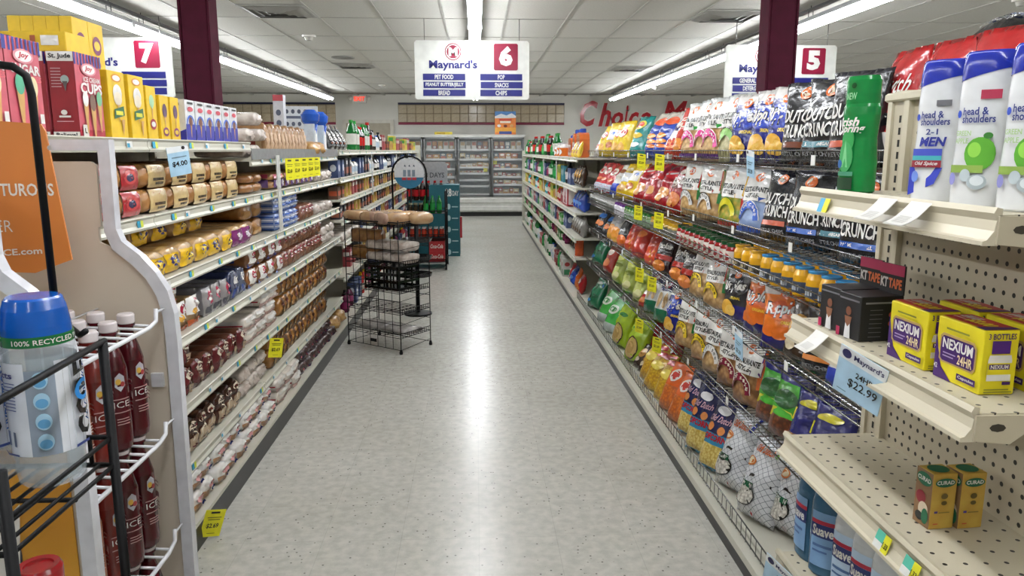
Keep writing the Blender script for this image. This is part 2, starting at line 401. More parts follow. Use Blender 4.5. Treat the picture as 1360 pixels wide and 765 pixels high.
# hanging aisle signs
def aisle_sign(x, y, z, num, left, right, lab):
    t = thing('aisle_sign', lab, 'sign', (x, y, z))
    W, H = 1.14, .57; c = .02
    wm, nv, mg = mat('#e9ebe6', 'paint'), mat('#1b1f78', 'paint'), mat('#8e1238', 'paint')
    out = [(-W / 2, c), (-W / 2 + c, 0), (W / 2 - c, 0), (W / 2, c), (W / 2, H - c), (W / 2 - c, H), (-W / 2 + c, H), (-W / 2, H - c)]
    mb = MB().prism([(a, b) for a, b in out], -.012, .012, 'y', wm)
    A = []
    for side in (0,):
        A += [('e', .335, .81, .072, .145, '#8e1238'), ('e', .335, .81, .064, .128, wm), ('e', .335, .81, .056, .112, '#8e1238'), ('t', 'M', .296, .735, .374, .885, wm, {'b': .06}),
              ('t', "Maynard's", .125, .49, .545, .67, nv, {'b': .03}),
              ('p', [(.7, .5), (.89, .5), (.9, .52), (.9, .93), (.89, .95), (.7, .95), (.69, .93), (.69, .52)], mg), ('t', num, .735, .57, .855, .91, wm, {'b': .06})]
    mb.art(A, flat(-W / 2, 0, W, H, -.012)).art(A, flat(-W / 2, 0, W, H, .012, 'k'))
    obj('panel', mb, t)
    for k, col in ((0, left), (1, right)):
        for i, s in enumerate(col):
            x0 = (.07 + (i % 2) * .004, .57 + (1 - abs(1 - i)) * .004)[k] * W - W / 2; z0 = (.33 - i * .135) * H
            sm = MB().box(x0, -.016, z0, x0 + .42, -.012, z0 + .062, nv)
            n = len(s); wd = min(.9, .055 * n) 
            sm.art([('t', s, .5 - wd / 2, .14, .5 + wd / 2, .86, wm, {'b': .03})], flat(x0, z0, .42, .062, -.016))
            obj('name_strip', sm, t)
    for s in (-.47, .47):
        obj('chain', MB().rod([(s, 0, H - .01), (s, 0, CZ - z)], .004, mat('#8c8c8a', 'metal')), t)
aisle_sign(-.03, 7.8, 2.003, '6', ['PET FOOD', 'PEANUT BUTTER/JELLY', 'BREAD'], ['POP', 'SNACKS', 'CHIPS'], 'hanging white aisle sign with number six listing pet food, bread, pop and chips')
aisle_sign(-3.53, 7.8, 2.01, '7', ['', '', ''], ['', '', ''], 'hanging white aisle sign with number seven partly behind ice cream cone boxes')
aisle_sign(3.1, 7.8, 1.98, '5', ['GENERAL MDSE', 'DETERGENT', ''], ['', '', ''], 'hanging white aisle sign with number five behind the right column')
# ================================================================ products: one mesh per kind and print, shared by its copies
def bag_fn(w, h, t, seed, top=.07, flare=.0):
    sv = seed * 13.7
    def S(u, v, off=0.0, side=-1):
        a = 2 * u - 1
        ww = w * (1 - .11 * math.sin(PI * min(1, max(0, v))) ** .8)
        pb = min(1, max(0, v) / .16) ** .6; pt = min(1, max(0, 1 - top * .5 - v) / .42) ** .62
        th = t / 2 * pb * pt * max(0, 1 - abs(a) ** 2.6) ** .6
        n = noise.noise(Vector((u * 3.1 + sv, v * 3.7, sv))) * .2 + noise.noise(Vector((u * 8 + sv, v * 7, sv + 5))) * .1
        seal = max(0, 1 - v / .2) + max(0, 1 - (1 - v) / .28)
        wr = math.sin(u * 34 + 5 * noise.noise(Vector((u * 4, v * 2, sv)))) * .0045 * min(1, seal) * (1 - abs(a) ** 4)
        wr += .006 * noise.noise(Vector((u * 5 + v * 6 + sv, v * 14 - u * 5, sv))) * (1 - abs(a) ** 2)
        sway = .02 * noise.noise(Vector((a * 1.2, v * 2, sv + 9))) * v * v
        x = a * ww / 2 + .012 * v * v * noise.noise(Vector((sv, v * 3, 1)))
        return (x, side * (th * (1 + n) + off) + wr + sway, v * h + .008 * noise.noise(Vector((u * 3 + sv, 4, 2))) * v)
    return S
def bag(w, h, t, base, art=(), seed=1, bands=()):
    """pillow bag with crimped seals; bands = (v0, v1, material) horizontal colour fields of the printed film"""
    S = bag_fn(w, h, t, seed); mb = MB(); nv, nu = 20, 14
    def mfor(v):
        for a, b, m in bands:
            if a <= v < b: return m
        return base
    for j in range(nv):
        m = mfor((j + .5) / nv); rng = (0, j / nv, 1, (j + 1) / nv)
        mb.sheet(S, nu, 1, m, True, False, rng)
        mb.sheet(lambda u, v, o: S(u, v, o, 1), nu, 1, m, True, True, rng)
    mb.art(art, S, .0034, .0005, 12)
    # weld the strips so that shading runs smoothly over them
    me = mb.mesh('bag')
    import bmesh
    b = bmesh.new(); b.from_mesh(me); bmesh.ops.remove_doubles(b, verts=b.verts, dist=.00005); b.to_mesh(me); b.free()
    return me
def loaf(w, h, d, body, art=(), side=(), seed=1, n=4.0, bulge=.018, dome=.0, front=None, lump=.03):
    """bagged loaf, its end facing -y; art prints on that end, side on both flanks"""
    sv = seed * 7.3
    def prof(u, v):           # superellipse norm of a point of the end face
        return ((abs(2 * u - 1) ** n + abs(2 * v - 1) ** n) ** (1 / n))
    def E(u, v, o=0.0):
        r = min(1, prof(u, v)); k = noise.noise(Vector((u * 6 + sv, v * 6, sv)))
        return ((u - .5) * w, -d / 2 - bulge * (1 - r ** 3) * (1 + .5 * k) - .006 * k - o, v * h + dome * h * (1 - (2 * u - 1) ** 2) * v)
    mb = MB(); K = 20; ring = []
    for i in range(K):
        g = 2 * PI * (i + .5) / K; c, s = math.cos(g), math.sin(g)
        q = (abs(c) ** n + abs(s) ** n) ** (-1 / n); ring.append((c * q, s * q))
    ysec = [0, .06, .3, .6, .85, 1.0]; V = []; F = []
    for f in (.0, .35, .7, .92):
        for c, s in ring: V.append(E(.5 + .5 * c * f, .5 + .5 * s * f) if f else E(.5, .5))
    for q, ys in enumerate(ysec):
        sc = 1.0 if q not in (0, len(ysec) - 1) else .97
        for c, s in ring:
            k = noise.noise(Vector((c * 1.6 + sv, s * 1.6, ys * 5 + sv)))
            r = sc * (1 + lump * k); u = .5 + .5 * c * r; v = .5 + .5 * s * r
            V.append(((u - .5) * w, -d / 2 + ys * d, max(0, v * h + dome * h * (1 - min(1, (2 * u - 1) ** 2)) * v)))
    nr = 4 + len(ysec)
    for a in range(nr - 1):
        for i in range(K):
            F.append((a * K + i, (a + 1) * K + i, (a + 1) * K + (i + 1) % K, a * K + (i + 1) % K))
    F.append(tuple(range((nr - 1) * K, nr * K))[::-1])
    fm = front or body
    ff = [f for i, f in enumerate(F) if i < 3 * K]; bf = [f for i, f in enumerate(F) if i >= 3 * K]
    k = len(mb.v); mb.v += V
    for fs, m in ((ff, fm), (bf, body)):
        i = mb.mi(m)
        for f in fs: mb.f.append(tuple(reversed(f))); mb.m.append(i); mb.sm.append(True)
    mb.art(art, E, .003, .0006, 8)
    if side:
        def L(u, v, o):
            z = (v - .5) * 2; x = (1 - min(1, abs(z)) ** n) ** (1 / n) * w / 2
            return (-x * (1 + lump * .6) - o, d / 2 - u * d, v * h + dome * h * .5 * v * (1 - z * z))
        def Rr(u, v, o):
            p = L(1 - u, v, o); return (-p[0], p[1], p[2])
        mb.art(side, L, .002, .0006, 8)
    me = mb.mesh('loaf'); return me
def carton(w, h, d, m, front=(), left=(), top=(), right=()):
    mb = MB().cbox(-w / 2, -d / 2, 0, w / 2, d / 2, h, m, .0015)
    if front: mb.art(front, flat(-w / 2, 0, w, h, -d / 2))
    if left: mb.art(left, flat(-d / 2, 0, d, h, -w / 2, 'l'))
    if right: mb.art(right, flat(-d / 2, 0, d, h, w / 2, 'r'))
    if top: mb.art(top, flat(-w / 2, -d / 2, w, d, h, 't'))
    return mb.mesh('carton')
def cyl_fn(r, z0, z1, a0=-90, span=180, sx=1, sy=1, cx=0, cy=0):
    return lambda u, v, o: (cx + (r + o) * sx * math.cos(R(a0 - span / 2 + span * u)), cy + (r + o) * sy * math.sin(R(a0 - span / 2 + span * u)), z0 + (z1 - z0) * v)
def jar(r, h, glass, lid, lab=None, art=(), lidh=.018):
    mb = MB()
    mb.lathe([(r * .9, 0), (r, .006, lab or glass), (r, h * .62), (r * .98, h * .7), (r * .8, h - lidh)], glass, 14)
    mb.lathe([(r * .86, h - lidh), (r * .88, h - .002), (r * .7, h), (0, h)], lid, 14)
    if art: mb.art(art, cyl_fn(r, .006, h * .62, -90, 200), .0006)
    return mb.mesh('jar')
def bottle(r, h, body, cap, lab=None, neck=.32, sq=1.0, lab_rng=(.2, .55), art=(), n=14):
    mb = MB(); s = h * (1 - neck)
    mb.lathe([(r * .85, 0), (r, .012), (r, h * lab_rng[0], lab or body), (r, h * lab_rng[1]), (r, s * .92), (r * .8, s + .1 * (h - s)), (r * .34, s + .72 * (h - s))], body, n, 0, 0, 1, sq)
    mb.lathe([(r * .4, h * .9), (r * .4, h), (0, h)], cap, n, 0, 0, 1, sq)
    if art: mb.art(art, cyl_fn(r, h * lab_rng[0], h * lab_rng[1], -90, 200, 1, sq), .0008)
    return mb.mesh('bottle')
def jug(w, h, d, body, cap, lab, lab2=None):
    """flat-sided detergent jug with handle hole and cap"""
    mb = MB(); hw = w / 2
    out = [(-hw, 0), (hw, 0), (hw, h * .62), (hw * .75, h * .8), (hw * .2, h * .86), (-hw * .35, h * .86), (-hw * .9, h * .72), (-hw, h * .5)]
    mb.prism(out, -d / 2, d / 2, 'y', body); mb.prism([(-hw * .85, h * .08), (hw * .85, h * .08), (hw * .85, h * .55), (-hw * .85, h * .55)], -d / 2 - .001, d / 2 + .001, 'y', lab)
    if lab2: mb.art([('e', .5, .5, .36, .28, lab2)], flat(-hw * .85, h * .08, w * .85, h * .47, -d / 2 - .001))
    mb.lathe([(w * .16, h * .84), (w * .16, h * .98), (w * .12, h), (0, h)], cap, 12, -hw * .1, 0)
    return mb.mesh('jug')
def buns(w, h, d, nx, nz, body, art=(), seed=1):
    """bag of round rolls: rolls show as lumps in the film"""
    mb = MB(); rx = w / nx / 2; rz = h / nz / 2
    def blob(cx, cz, cy, ry):
        vs = []; fs = []; A, B = 10, 6
        for j in range(B + 1):
            p = PI * j / B - PI / 2
            for i in range(A):
                g = 2 * PI * i / A; cc = math.cos(p); sg = lambda x, e: math.copysign(abs(x) ** e, x)
                vs.append((cx + rx * 1.06 * sg(cc, .6) * sg(math.cos(g), .7), cy + ry * sg(cc, .6) * sg(math.sin(g), .7), cz + rz * 1.04 * sg(math.sin(p), .7)))
        for j in range(B):
            for i in range(A): fs.append((j * A + i, j * A + (i + 1) % A, (j + 1) * A + (i + 1) % A, (j + 1) * A + i))
        mb.add(vs, fs, body, True)
    for k in range(nz):
        for i in range(nx):
            for yy in (-.25, .25): blob(-w / 2 + rx * (2 * i + 1), rz * (2 * k + 1) + random.uniform(0, .003), yy * d, d * .27)
    S = lambda u, v, o: ((u - .5) * w * .96, -d / 2 - .006 + .012 * (2 * u - 1) ** 4 + .01 * (2 * v - 1) ** 4 - o + .003 * noise.noise(Vector((u * 7 + seed, v * 7, 0))), v * h)
    mb.art(art, S, .002, .0006, 8)
    L = lambda u, v, o: (-w / 2 - .004 + .01 * (2 * v - 1) ** 4 - o, d / 2 - u * d, v * h)
    mb.art(art, L, .001, .0005, 6)
    return mb.mesh('bun_pack')
def put(name, me, label, cat, group, x, y, z, rz, lean=0.0, sc=None, roll=0.0):
    return obj(name, me, None, (x, y, z), (-lean, roll, rz), label, cat, group, None, sc)
def rowp(name, mes, label, cat, group, x, ys, z, rz, lean=0, jit=0.0, sc=None, roll=0.0, lev=1, lh=0.0):
    """a row of look-alikes along the shelf, optionally stacked lev high"""
    for k in range(lev):
        for i, y in enumerate(ys):
            me = mes[(i + k) % len(mes)] if isinstance(mes, list) else mes
            put(name, me, label, cat, group, x + random.uniform(-jit, jit), y + (random.uniform(-jit, jit) * .3), z + k * lh, rz + random.uniform(-jit, jit) * 2.5, lean, sc, roll)
def seq(a, b, n): return [a + (b - a) * (i + .5) / n for i in range(n)]
W_ = '#e8e6e0'
def F(h): return mat(h, 'film')
WH, BK = F('#e9e7e2'), F('#1b1b1d')
OD = [('e', .5, .86, .13, .075, F('#d9682a')), ('e', .5, .865, .08, .045, WH), ('p', [(.47, .83), (.53, .83), (.515, .89), (.485, .89)], F('#b3291c'))]
def dutch_crunch(c, sub, seed):
    a = OD[:1] + [('e', .5, .865, .1, .05, F('#e3d3b0')), ('e', .47, .85, .04, .03, F('#7d3c1d')), ('t', 'DUTCH', .14, .5, .86, .66, WH, {'b': .025}), ('t', 'CRUNCH', .14, .32, .86, .48, WH, {'b': .025}),
         ('r', .16, .2, .84, .27, F(c))] + ([('t', sub, .22, .215, .78, .255, WH)] if sub else []) + [ ('t', 'KETTLE CHIPS', .18, .1, .82, .15, F('#9a9a9c'))]
    return bag(.215, .285, .085, F('#1e1e21'), a, seed, ((.93, 1.1, F('#3a3a40')),))
def ripples(base, plate, mid, seed, low):
    a = OD + [('e', .5, .62, .46, .17, F(base)), ('e', .5, .62, .42, .145, F(plate)), ('t', 'Ripples', .075, .5, .945, .76, F('#0d1030'), {'b': .06, 's': .2, 'k': .05}), ('t', 'Ripples', .1, .52, .92, .74, WH, {'b': .035, 's': .2, 'k': .05}),
         ('t', 'ORIGINAL', .5, .41, .84, .46, F('#f0d23c'))] + ([('e', .38, .25, .26, .14, F('#d9a53c')), ('e', .52, .2, .2, .1, F('#e2b657'))] if low else
         [('e', .26, .3, .2, .09, F(base)), ('e', .5, .27, .2, .1, F(base)), ('e', .76, .31, .2, .09, F(base))])
    return bag(.21, .285, .085, F(mid), a, seed, ((.84, 1.1, F('#d8d4d0')), (0, .3, F('#221d6b'))))
chipm = mat('#d3b27c', 'chips', '#9a7440'); 
def restaurante(c1, c2, word, seed, bar=None, low=chipm, arc='#e9e7e2', arct='#1b1b1d'):
    a = [('r', .04, .7, .96, .92, WH)] + OD + [('r', .05, .5, .95, .72, WH), ('p', [(.7, .5), (.96, .5), (.96, .9), (.9, .9), (.9, .56), (.7, .56)], F(c1)), ('p', [(.9, .32), (.98, .32), (.98, .92), (.93, .92), (.93, .5), (.9, .5)], F(c2)),
         ('t', 'RESTAURANTE', .07, .635, .9, .72, BK, {'b': .03}), ('t', '-STYLE-', .22, .545, .72, .615, BK, {'b': .03}),
         ('o', .42, .16, .4, .34, .36, F(arc), 10, 170), ('o', .42, .16, .4, .34, .05, F(arct), 10, 170)]
    n = len(word)
    for i, ch_ in enumerate(word):
        g = R(150 - 120 * i / max(1, n - 1)); rr = .82
        cx, cy = .42 + .4 * rr * math.cos(g), .16 + .34 * rr * math.sin(g)
        a.append(('t', ch_, cx - .03, cy - .024, cx + .03, cy + .024, F(arct), {'b': .04}))
    if bar: a.append(('r', .05, .03, .95, .1, F(bar)))
    return bag(.205, .3, .085, low, a, seed, ((.9, 1.1, F('#cfd2d0')),))
def gbag(w, h, t, base, art, seed=1, bands=()):
    w, h = w * .92, h * .92
    return bag(w, h, t, F(base) if isinstance(base, str) else base, [tuple(F(q) if isinstance(q, str) and q.startswith('#') else q for q in it) for it in art], seed, tuple((a, b, F(c) if isinstance(c, str) else c) for a, b, c in bands))
B = {}
B['dc1'] = dutch_crunch('#6e3a26', '', 1); B['dc2'] = dutch_crunch('#4a7a86', 'SALT & VINEGAR', 2); B['dc3'] = dutch_crunch('#b5492a', '', 3); B['dc4'] = dutch_crunch('#2a56a8', 'PARMESAN & DILL', 4); B['dc5'] = dutch_crunch('#c77a3a', '', 5)
B['rb'] = ripples('#1b2f9c', '#2645b8', '#16207a', 6, True); B['rb2'] = ripples('#1b2f9c', '#2645b8', '#1a2580', 7, True)
B['ro'] = ripples('#d96a1a', '#c8501a', '#d9701e', 8, False); B['rk'] = ripples('#2a2a2e', '#1d1d20', '#2f2f33', 9, True); B['ro2'] = ripples('#d96a1a', '#c8501a', '#d9701e', 10, False)
B['rp'] = restaurante('#3aa04a', '#e9e7e2', 'BITE SIZE', 11, '#5e2b7e', chipm, '#d9388a', '#f3e6ee'); B['rp2'] = restaurante('#d9388a', '#e9e7e2', 'BITE SIZE', 12, '#5e2b7e', chipm, '#d9388a', '#f3e6ee')
B['rg'] = restaurante('#53b540', '#53b540', '', 13, None, mat('#c9c19a', 'chips', '#8f8a5c'), '#8fc46a')
B['rr'] = restaurante('#c02020', '#1f7a34', 'TOSTADOS', 14); B['rr2'] = restaurante('#c02020', '#1f7a34', 'TOSTADOS', 15)
B['ry'] = restaurante('#e0b21c', '#c02020', '', 16, '#b32a1c', mat('#c9a040', 'chips', '#6d8a2a'), '#d9cf2a', '#2a6a24')
B['rblue'] = restaurante('#2f57b8', '#2f57b8', 'BLUE CORN', 17, '#2f57b8', mat('#8da2c8', 'film'), '#3f66c4', '#e9e7e2')
B['rty'] = restaurante('#c02020', '#1f7a34', 'TOSTADOS', 18, None, chipm, '#e3c32a'); B['rty2'] = restaurante('#c02020', '#1f7a34', 'TOSTADOS', 19, None, chipm, '#e3c32a')
B['rpur'] = restaurante('#5e2b7e', '#d9682a', 'BITE SIZE', 20, None, mat('#b98a58', 'chips', '#7a4f28'), '#7e2238', '#f0e2d0'); B['rwo'] = restaurante('#d9682a', '#e9e7e2', 'TOSTADOS', 21, None, chipm, '#e9e7e2')
logo = lambda c, t: [('e', .5, .66, .3, .13, c), ('e', .5, .66, .24, .1, t)]
B['yel'] = gbag(.21, .3, .1, '#e3c419', logo('#c9251c', '#f2ead8') + [('e', .45, .25, .26, .14, '#d9a53c')], 31); B['yel2'] = gbag(.22, .32, .1, '#dcb91c', [('r', .15, .45, .85, .75, '#e8e3d6'), ('e', .5, .3, .24, .1, '#b5672a'), ('e', .6, .65, .14, .06, '#2a56a8')], 32)
B['teal'] = gbag(.22, .32, .11, '#0f8a86', [('e', .5, .76, .34, .12, '#d8d24a'), ('e', .5, .76, .26, .08, '#c9251c'), ('e', .5, .5, .34, .07, '#e3c43a'), ('e', .5, .28, .28, .06, '#d9ece6')], 33)
B['blor'] = gbag(.23, .33, .12, '#1f3fa0', [('p', [(.02, .3), (.9, .95), (.98, .7), (.2, .1)], '#d9701e'), ('e', .62, .76, .3, .1, '#d9501c'), ('e', .4, .42, .3, .06, '#e38a2a'), ('e', .5, .3, .3, .05, '#e38a2a'), ('e', .62, .2, .25, .04, '#d9701e')], 34, ((.72, 1.1, '#c7c0b4'),))
B['wbr'] = gbag(.22, .32, .1, '#e3e0da', [('e', .5, .68, .38, .15, '#1c2a7c'), ('e', .5, .68, .28, .09, '#e8e6e0'), ('r', 0, .06, 1, .36, '#b8301c'), ('e', .5, .24, .3, .1, '#d9702a')], 35)
B['ored'] = gbag(.22, .32, .1, '#b3281c', [('e', .5, .7, .36, .12, '#e3d6c8'), ('e', .5, .7, .3, .09, '#c23020'), ('e', .45, .25, .28, .12, '#d98a3a')], 36)
B['wred'] = gbag(.18, .28, .09, '#dcd8d2', [('p', [(.1, .1), (.5, .9), (.8, .9), (.4, .1)], '#6a1f28'), ('e', .5, .3, .3, .08, '#b3281c')], 37)
B['redpk'] = gbag(.2, .3, .1, '#b31f24', [('e', .5, .66, .3, .14, '#e3cfc4'), ('e', .5, .66, .2, .08, '#b31f24'), ('r', 0, .02, 1, .2, '#c9cfe0'), ('e', .5, .36, .26, .06, '#d97a50')], 38)
B['whbl'] = gbag(.2, .3, .1, '#d9d8d4', [('e', .5, .72, .22, .08, '#8a4a2a'), ('r', 0, 0, 1, .3, '#1f3aa8'), ('e', .5, .5, .26, .06, '#b9b4a6')], 39)
B['yelb'] = gbag(.21, .31, .1, '#d9b41c', [('r', .1, .4, .9, .68, '#d9dce0'), ('e', .5, .22, .32, .1, '#b5862a'), ('e', .5, .78, .24, .07, '#e3d29a')], 40)
B['red'] = gbag(.22, .33, .11, '#9e1820', [('e', .5, .74, .34, .1, '#c9272c'), ('p', [(.2, .7), (.8, .76), (.8, .8), (.2, .74)], '#e3d3cc'), ('e', .5, .3, .3, .13, '#c88a4a'), ('e', .4, .2, .2, .08, '#d9a05c')], 41); B['red2'] = gbag(.22, .33, .11, '#a3161c', [('e', .5, .62, .36, .1, '#c22a26'), ('e', .45, .3, .28, .1, '#cf9052'), ('r', 0, 0, 1, .1, '#7d1016')], 42)
B['redr'] = gbag(.22, .33, .11, '#9c1a1e', [('e', .5, .62, .44, .15, '#6b0f14'), ('t', 'Ripples', .1, .53, .9, .74, WH, {'b': .05, 's': .2}), ('e', .5, .26, .34, .15, '#c9702e'), ('e', .4, .2, .2, .08, '#dc9448')] + [('e', .5, .86, .13, .07, '#e3dcd2')], 43)
B['dor'] = gbag(.21, .31, .11, '#c4401c', [('e', .5, .62, .34, .12, '#a3281a'), ('p', [(.2, .58), (.8, .66), (.75, .72), (.22, .64)], '#d9a898'), ('p', [(.1, .1), (.6, .05), (.5, .34)], '#e3a03a'), ('p', [(.5, .16), (.95, .1), (.75, .36)], '#dc8a2a')], 44)
B['dor2'] = gbag(.21, .31, .11, '#b32a1a', [('e', .5, .6, .3, .1, '#d9702a'), ('p', [(.1, .1), (.6, .05), (.5, .34)], '#e3a03a'), ('r', 0, 0, 1, .1, '#8a1414')], 45)
B['rib'] = gbag(.22, .32, .1, '#2d0f14', [('e', .5, .6, .46, .14, '#1d0a0e'), ('t', 'Ripples', .08, .52, .92, .7, WH, {'b': .05, 's': .2}), ('r', .02, .3, .98, .42, '#a32218'), ('e', .5, .16, .34, .13, '#c8702c'), ('e', .4, .2, .2, .08, '#d98a3a'), ('e', .5, .87, .16, .08, '#d8d0c8')], 46)
B['blor2'] = gbag(.19, .28, .09, '#c9c7c4', [('e', .5, .3, .4, .18, '#dc8c1e'), ('e', .5, .7, .3, .12, '#8e8e90')], 47, ((0, .25, '#dca01e'),)); B['orbk'] = gbag(.19, .28, .09, '#19191b', [('r', .1, .35, .9, .75, '#2c2c2e'), ('e', .5, .2, .4, .14, '#d9681c')], 48, ((0, .2, '#c8501c'),)); B['sblue'] = gbag(.15, .24, .07, '#2c2c30', [('e', .5, .7, .34, .12, '#3f7ac8'), ('e', .5, .35, .36, .12, '#c8703a')], 49)
B['green'] = gbag(.22, .31, .11, '#0d6a42', [('p', [(.1, .5), (.9, .7), (.85, .8), (.1, .64)], '#2b78c8'), ('e', .6, .35, .3, .08, '#0a5534'), ('e', .3, .2, .2, .06, '#3f8fd0'), ('e', .5, .82, .24, .05, '#d8e6dc')], 50)
B['lgreen'] = gbag(.22, .31, .11, '#3ba53f', [('e', .5, .62, .36, .14, '#d4e3d0'), ('e', .5, .62, .26, .08, '#2a8a3a'), ('r', 0, .0, 1, .22, '#b8c4c0')], 51)
B['lime'] = gbag(.23, .33, .12, '#9ab81c', [('e', .52, .3, .3, .24, '#c8a86a'), ('o', .52, .3, .32, .26, .12, '#3a3018'), ('e', .52, .3, .16, .14, '#a88a50'), ('p', [(.1, .7), (.9, .78), (.88, .88), (.12, .8)], '#b8d62a'), ('e', .5, .76, .3, .05, '#2a7a24')], 52)
B['olive'] = gbag(.21, .32, .12, '#8a9a2c', [('e', .5, .72, .3, .1, '#b8c048'), ('e', .42, .36, .26, .16, '#b0b858'), ('e', .6, .2, .22, .1, '#c9c88a'), ('e', .55, .5, .3, .06, '#6a7a20')], 53)
B['redbn'] = gbag(.2, .3, .1, '#9c2418', [('e', .5, .64, .3, .1, '#d8c8bc'), ('e', .5, .3, .3, .14, '#c26a3a')], 54); B['navg'] = gbag(.23, .33, .1, '#d8d8d4', [('e', .5, .84, .2, .08, '#b8202a'), ('e', .5, .84, .14, .05, '#e3dcd4'), ('e', .34, .5, .12, .17, '#b89a6a'), ('e', .66, .5, .12, .17, '#a88858')], 55, ((.7, 1.1, '#1a2350'), (0, .3, '#0e6a48')))
B['bean'] = gbag(.2, .27, .09, '#4fae3a', [('e', .5, .62, .36, .14, '#1f5a28'), ('p', [(.1, .3), (.9, .3), (.8, .46), (.2, .46)], '#d8d23a')], 56, ((0, .36, mat('#8a4a28', 'popcorn', '#4a2412')), (.86, 1.1, '#2a2a6a')))
B['beanb'] = gbag(.2, .25, .09, '#26286e', [('p', [(.08, .5), (.9, .42), (.92, .6), (.1, .7)], '#d8cf2a'), ('e', .55, .56, .28, .07, '#26286e'), ('e', .5, .8, .3, .06, '#d8cf2a')], 57, ((0, .3, mat('#a8763a', 'popcorn', '#5a3414')),))
B['popy'] = gbag(.2, .27, .1, mat('#d8b62a', 'popcorn', '#a87a14'), [('e', .5, .6, .3, .12, '#e6d05a'), ('r', .05, .82, .95, .96, '#b31f24')], 58); B['popr'] = gbag(.2, .27, .1, '#a81c22', [('e', .5, .6, .3, .12, '#dcd0c8'), ('e', .5, .25, .34, .12, '#c8702c')], 59)
B['popo'] = gbag(.2, .3, .1, '#d8601c', [('e', .5, .72, .26, .14, '#e6dcd0'), ('e', .5, .72, .2, .1, '#b3281c')], 60, ((0, .5, mat('#d87a2a', 'popcorn', '#a8501a')),))
B['popn'] = gbag(.24, .42, .11, '#151d4e', [('e', .5, .83, .26, .06, '#d8d8dc'), ('t', 'POPCORN', .08, .4, .92, .49, F('#a81c2c'), {'b': .05}), ('p', [(0, .52), (1, .5), (1, .56), (0, .6)], '#c8c8cc'), ('e', .3, .58, .1, .06, '#d98a4a'), ('e', .7, .56, .1, .06, '#d98a4a'), ('t', 'Old Dutch', .12, .66, .88, .75, F('#c8a0b0'), {'s': .3})], 61, ((.36, .5, '#2f7fa8'), (.06, .36, mat('#e6d88a', 'popcorn', '#b8983a')), (0, .06, '#2f7fa8')))
def net_mat():
    m = mat('#cfd1d5', 'film', '#c2c4c8'); m = m.copy(); nt = m.node_tree; N = nt.nodes; L = nt.links
    tc = N.new('ShaderNodeTexCoord'); mp = N.new('ShaderNodeMapping'); mp.inputs['Rotation'].default_value = (0, R(45), 0); mp.inputs['Scale'].default_value = (45, 45, 45)
    ck = N.new('ShaderNodeTexBrick'); ck.offset = 0; ck.inputs['Scale'].default_value = 1; ck.inputs['Brick Width'].default_value = 1; ck.inputs['Row Height'].default_value = 1; ck.inputs['Mortar Size'].default_value = .045
    ck.inputs['Color1'].default_value = ck.inputs['Color2'].default_value = lin('#d0d2d6'); ck.inputs['Mortar'].default_value = lin('#6a7078')
    mp2 = N.new('ShaderNodeMapping'); mp2.inputs['Rotation'].default_value = (R(90), 0, 0)
    L.new(tc.outputs['Object'], mp2.inputs[0]); mp.inputs['Rotation'].default_value = (0, 0, R(45)); L.new(mp2.outputs[0], mp.inputs[0]); L.new(mp.outputs[0], ck.inputs['Vector'])
    L.new(ck.outputs['Color'], N['Principled BSDF'].inputs['Base Color']); return m
NETM = net_mat()
def popcorn_grey(seed, bar):
    a = [('t', 'Old Dutch', .2, .78, .66, .88, F('#d9682a'), {'s': .2, 'b': .03}), ('e', .22, .66, .14, .06, F('#c8743a')), ('e', .22, .665, .1, .045, F('#e3d3b0')),
         ('p', [(.1, .42), (.4, .5), (.9, .44), (.9, .47), (.4, .53), (.08, .45)], BK), ('e', .36, .28, .3, .14, BK), ('e', .36, .27, .27, .12, mat('#e6e3da', 'popcorn', '#9a968c')), ('r', .1, .35, .55, .42, F('#1f5a3a')), ('t', 'POPCORN', .12, .36, .53, .41, WH, {'b': .03}),
         ('p', [(.05, .16), (.6, .05), (.6, .09), (.07, .2)], F('#b3202c')), ('p', [(.7, .8), (.8, .98), (.86, .98), (.78, .78)], F(bar))]
    return bag(.24, .38, .15, NETM, a, seed)
B['pg1'] = popcorn_grey(62, '#2a3aa0'); B['pg2'] = popcorn_grey(63, '#6aa03a'); B['pg3'] = popcorn_grey(64, '#d8cf2a')
B['odred'] = gbag(.26, .36, .13, '#b01a1e', [('t', 'Old Dutch', .12, .62, .9, .78, WH, {'s': .35, 'b': .01}), ('r', .05, .36, .95, .46, '#141416'), ('t', 'SENSATIONS', .12, .38, .88, .44, WH), ('r', 0, 0, 1, .3, '#d8d4ce')], 65)
B['dkgold'] = gbag(.16, .24, .08, '#3a2a1c', [('e', .5, .6, .3, .2, '#b8863a'), ('e', .4, .3, .2, .1, '#d8c8a8')], 66); B['silv'] = gbag(.16, .24, .09, '#8e8a86', [('e', .5, .6, .36, .2, '#d8d4cc'), ('e', .5, .25, .3, .14, '#5a4a3a')], 67); B['bluep'] = gbag(.2, .28, .14, '#1c3f9c', [('e', .4, .7, .2, .1, '#8fb4e0'), ('e', .7, .4, .2, .1, '#5a8ad0'), ('e', .3, .3, .16, .1, '#c8d8f0')], 68)
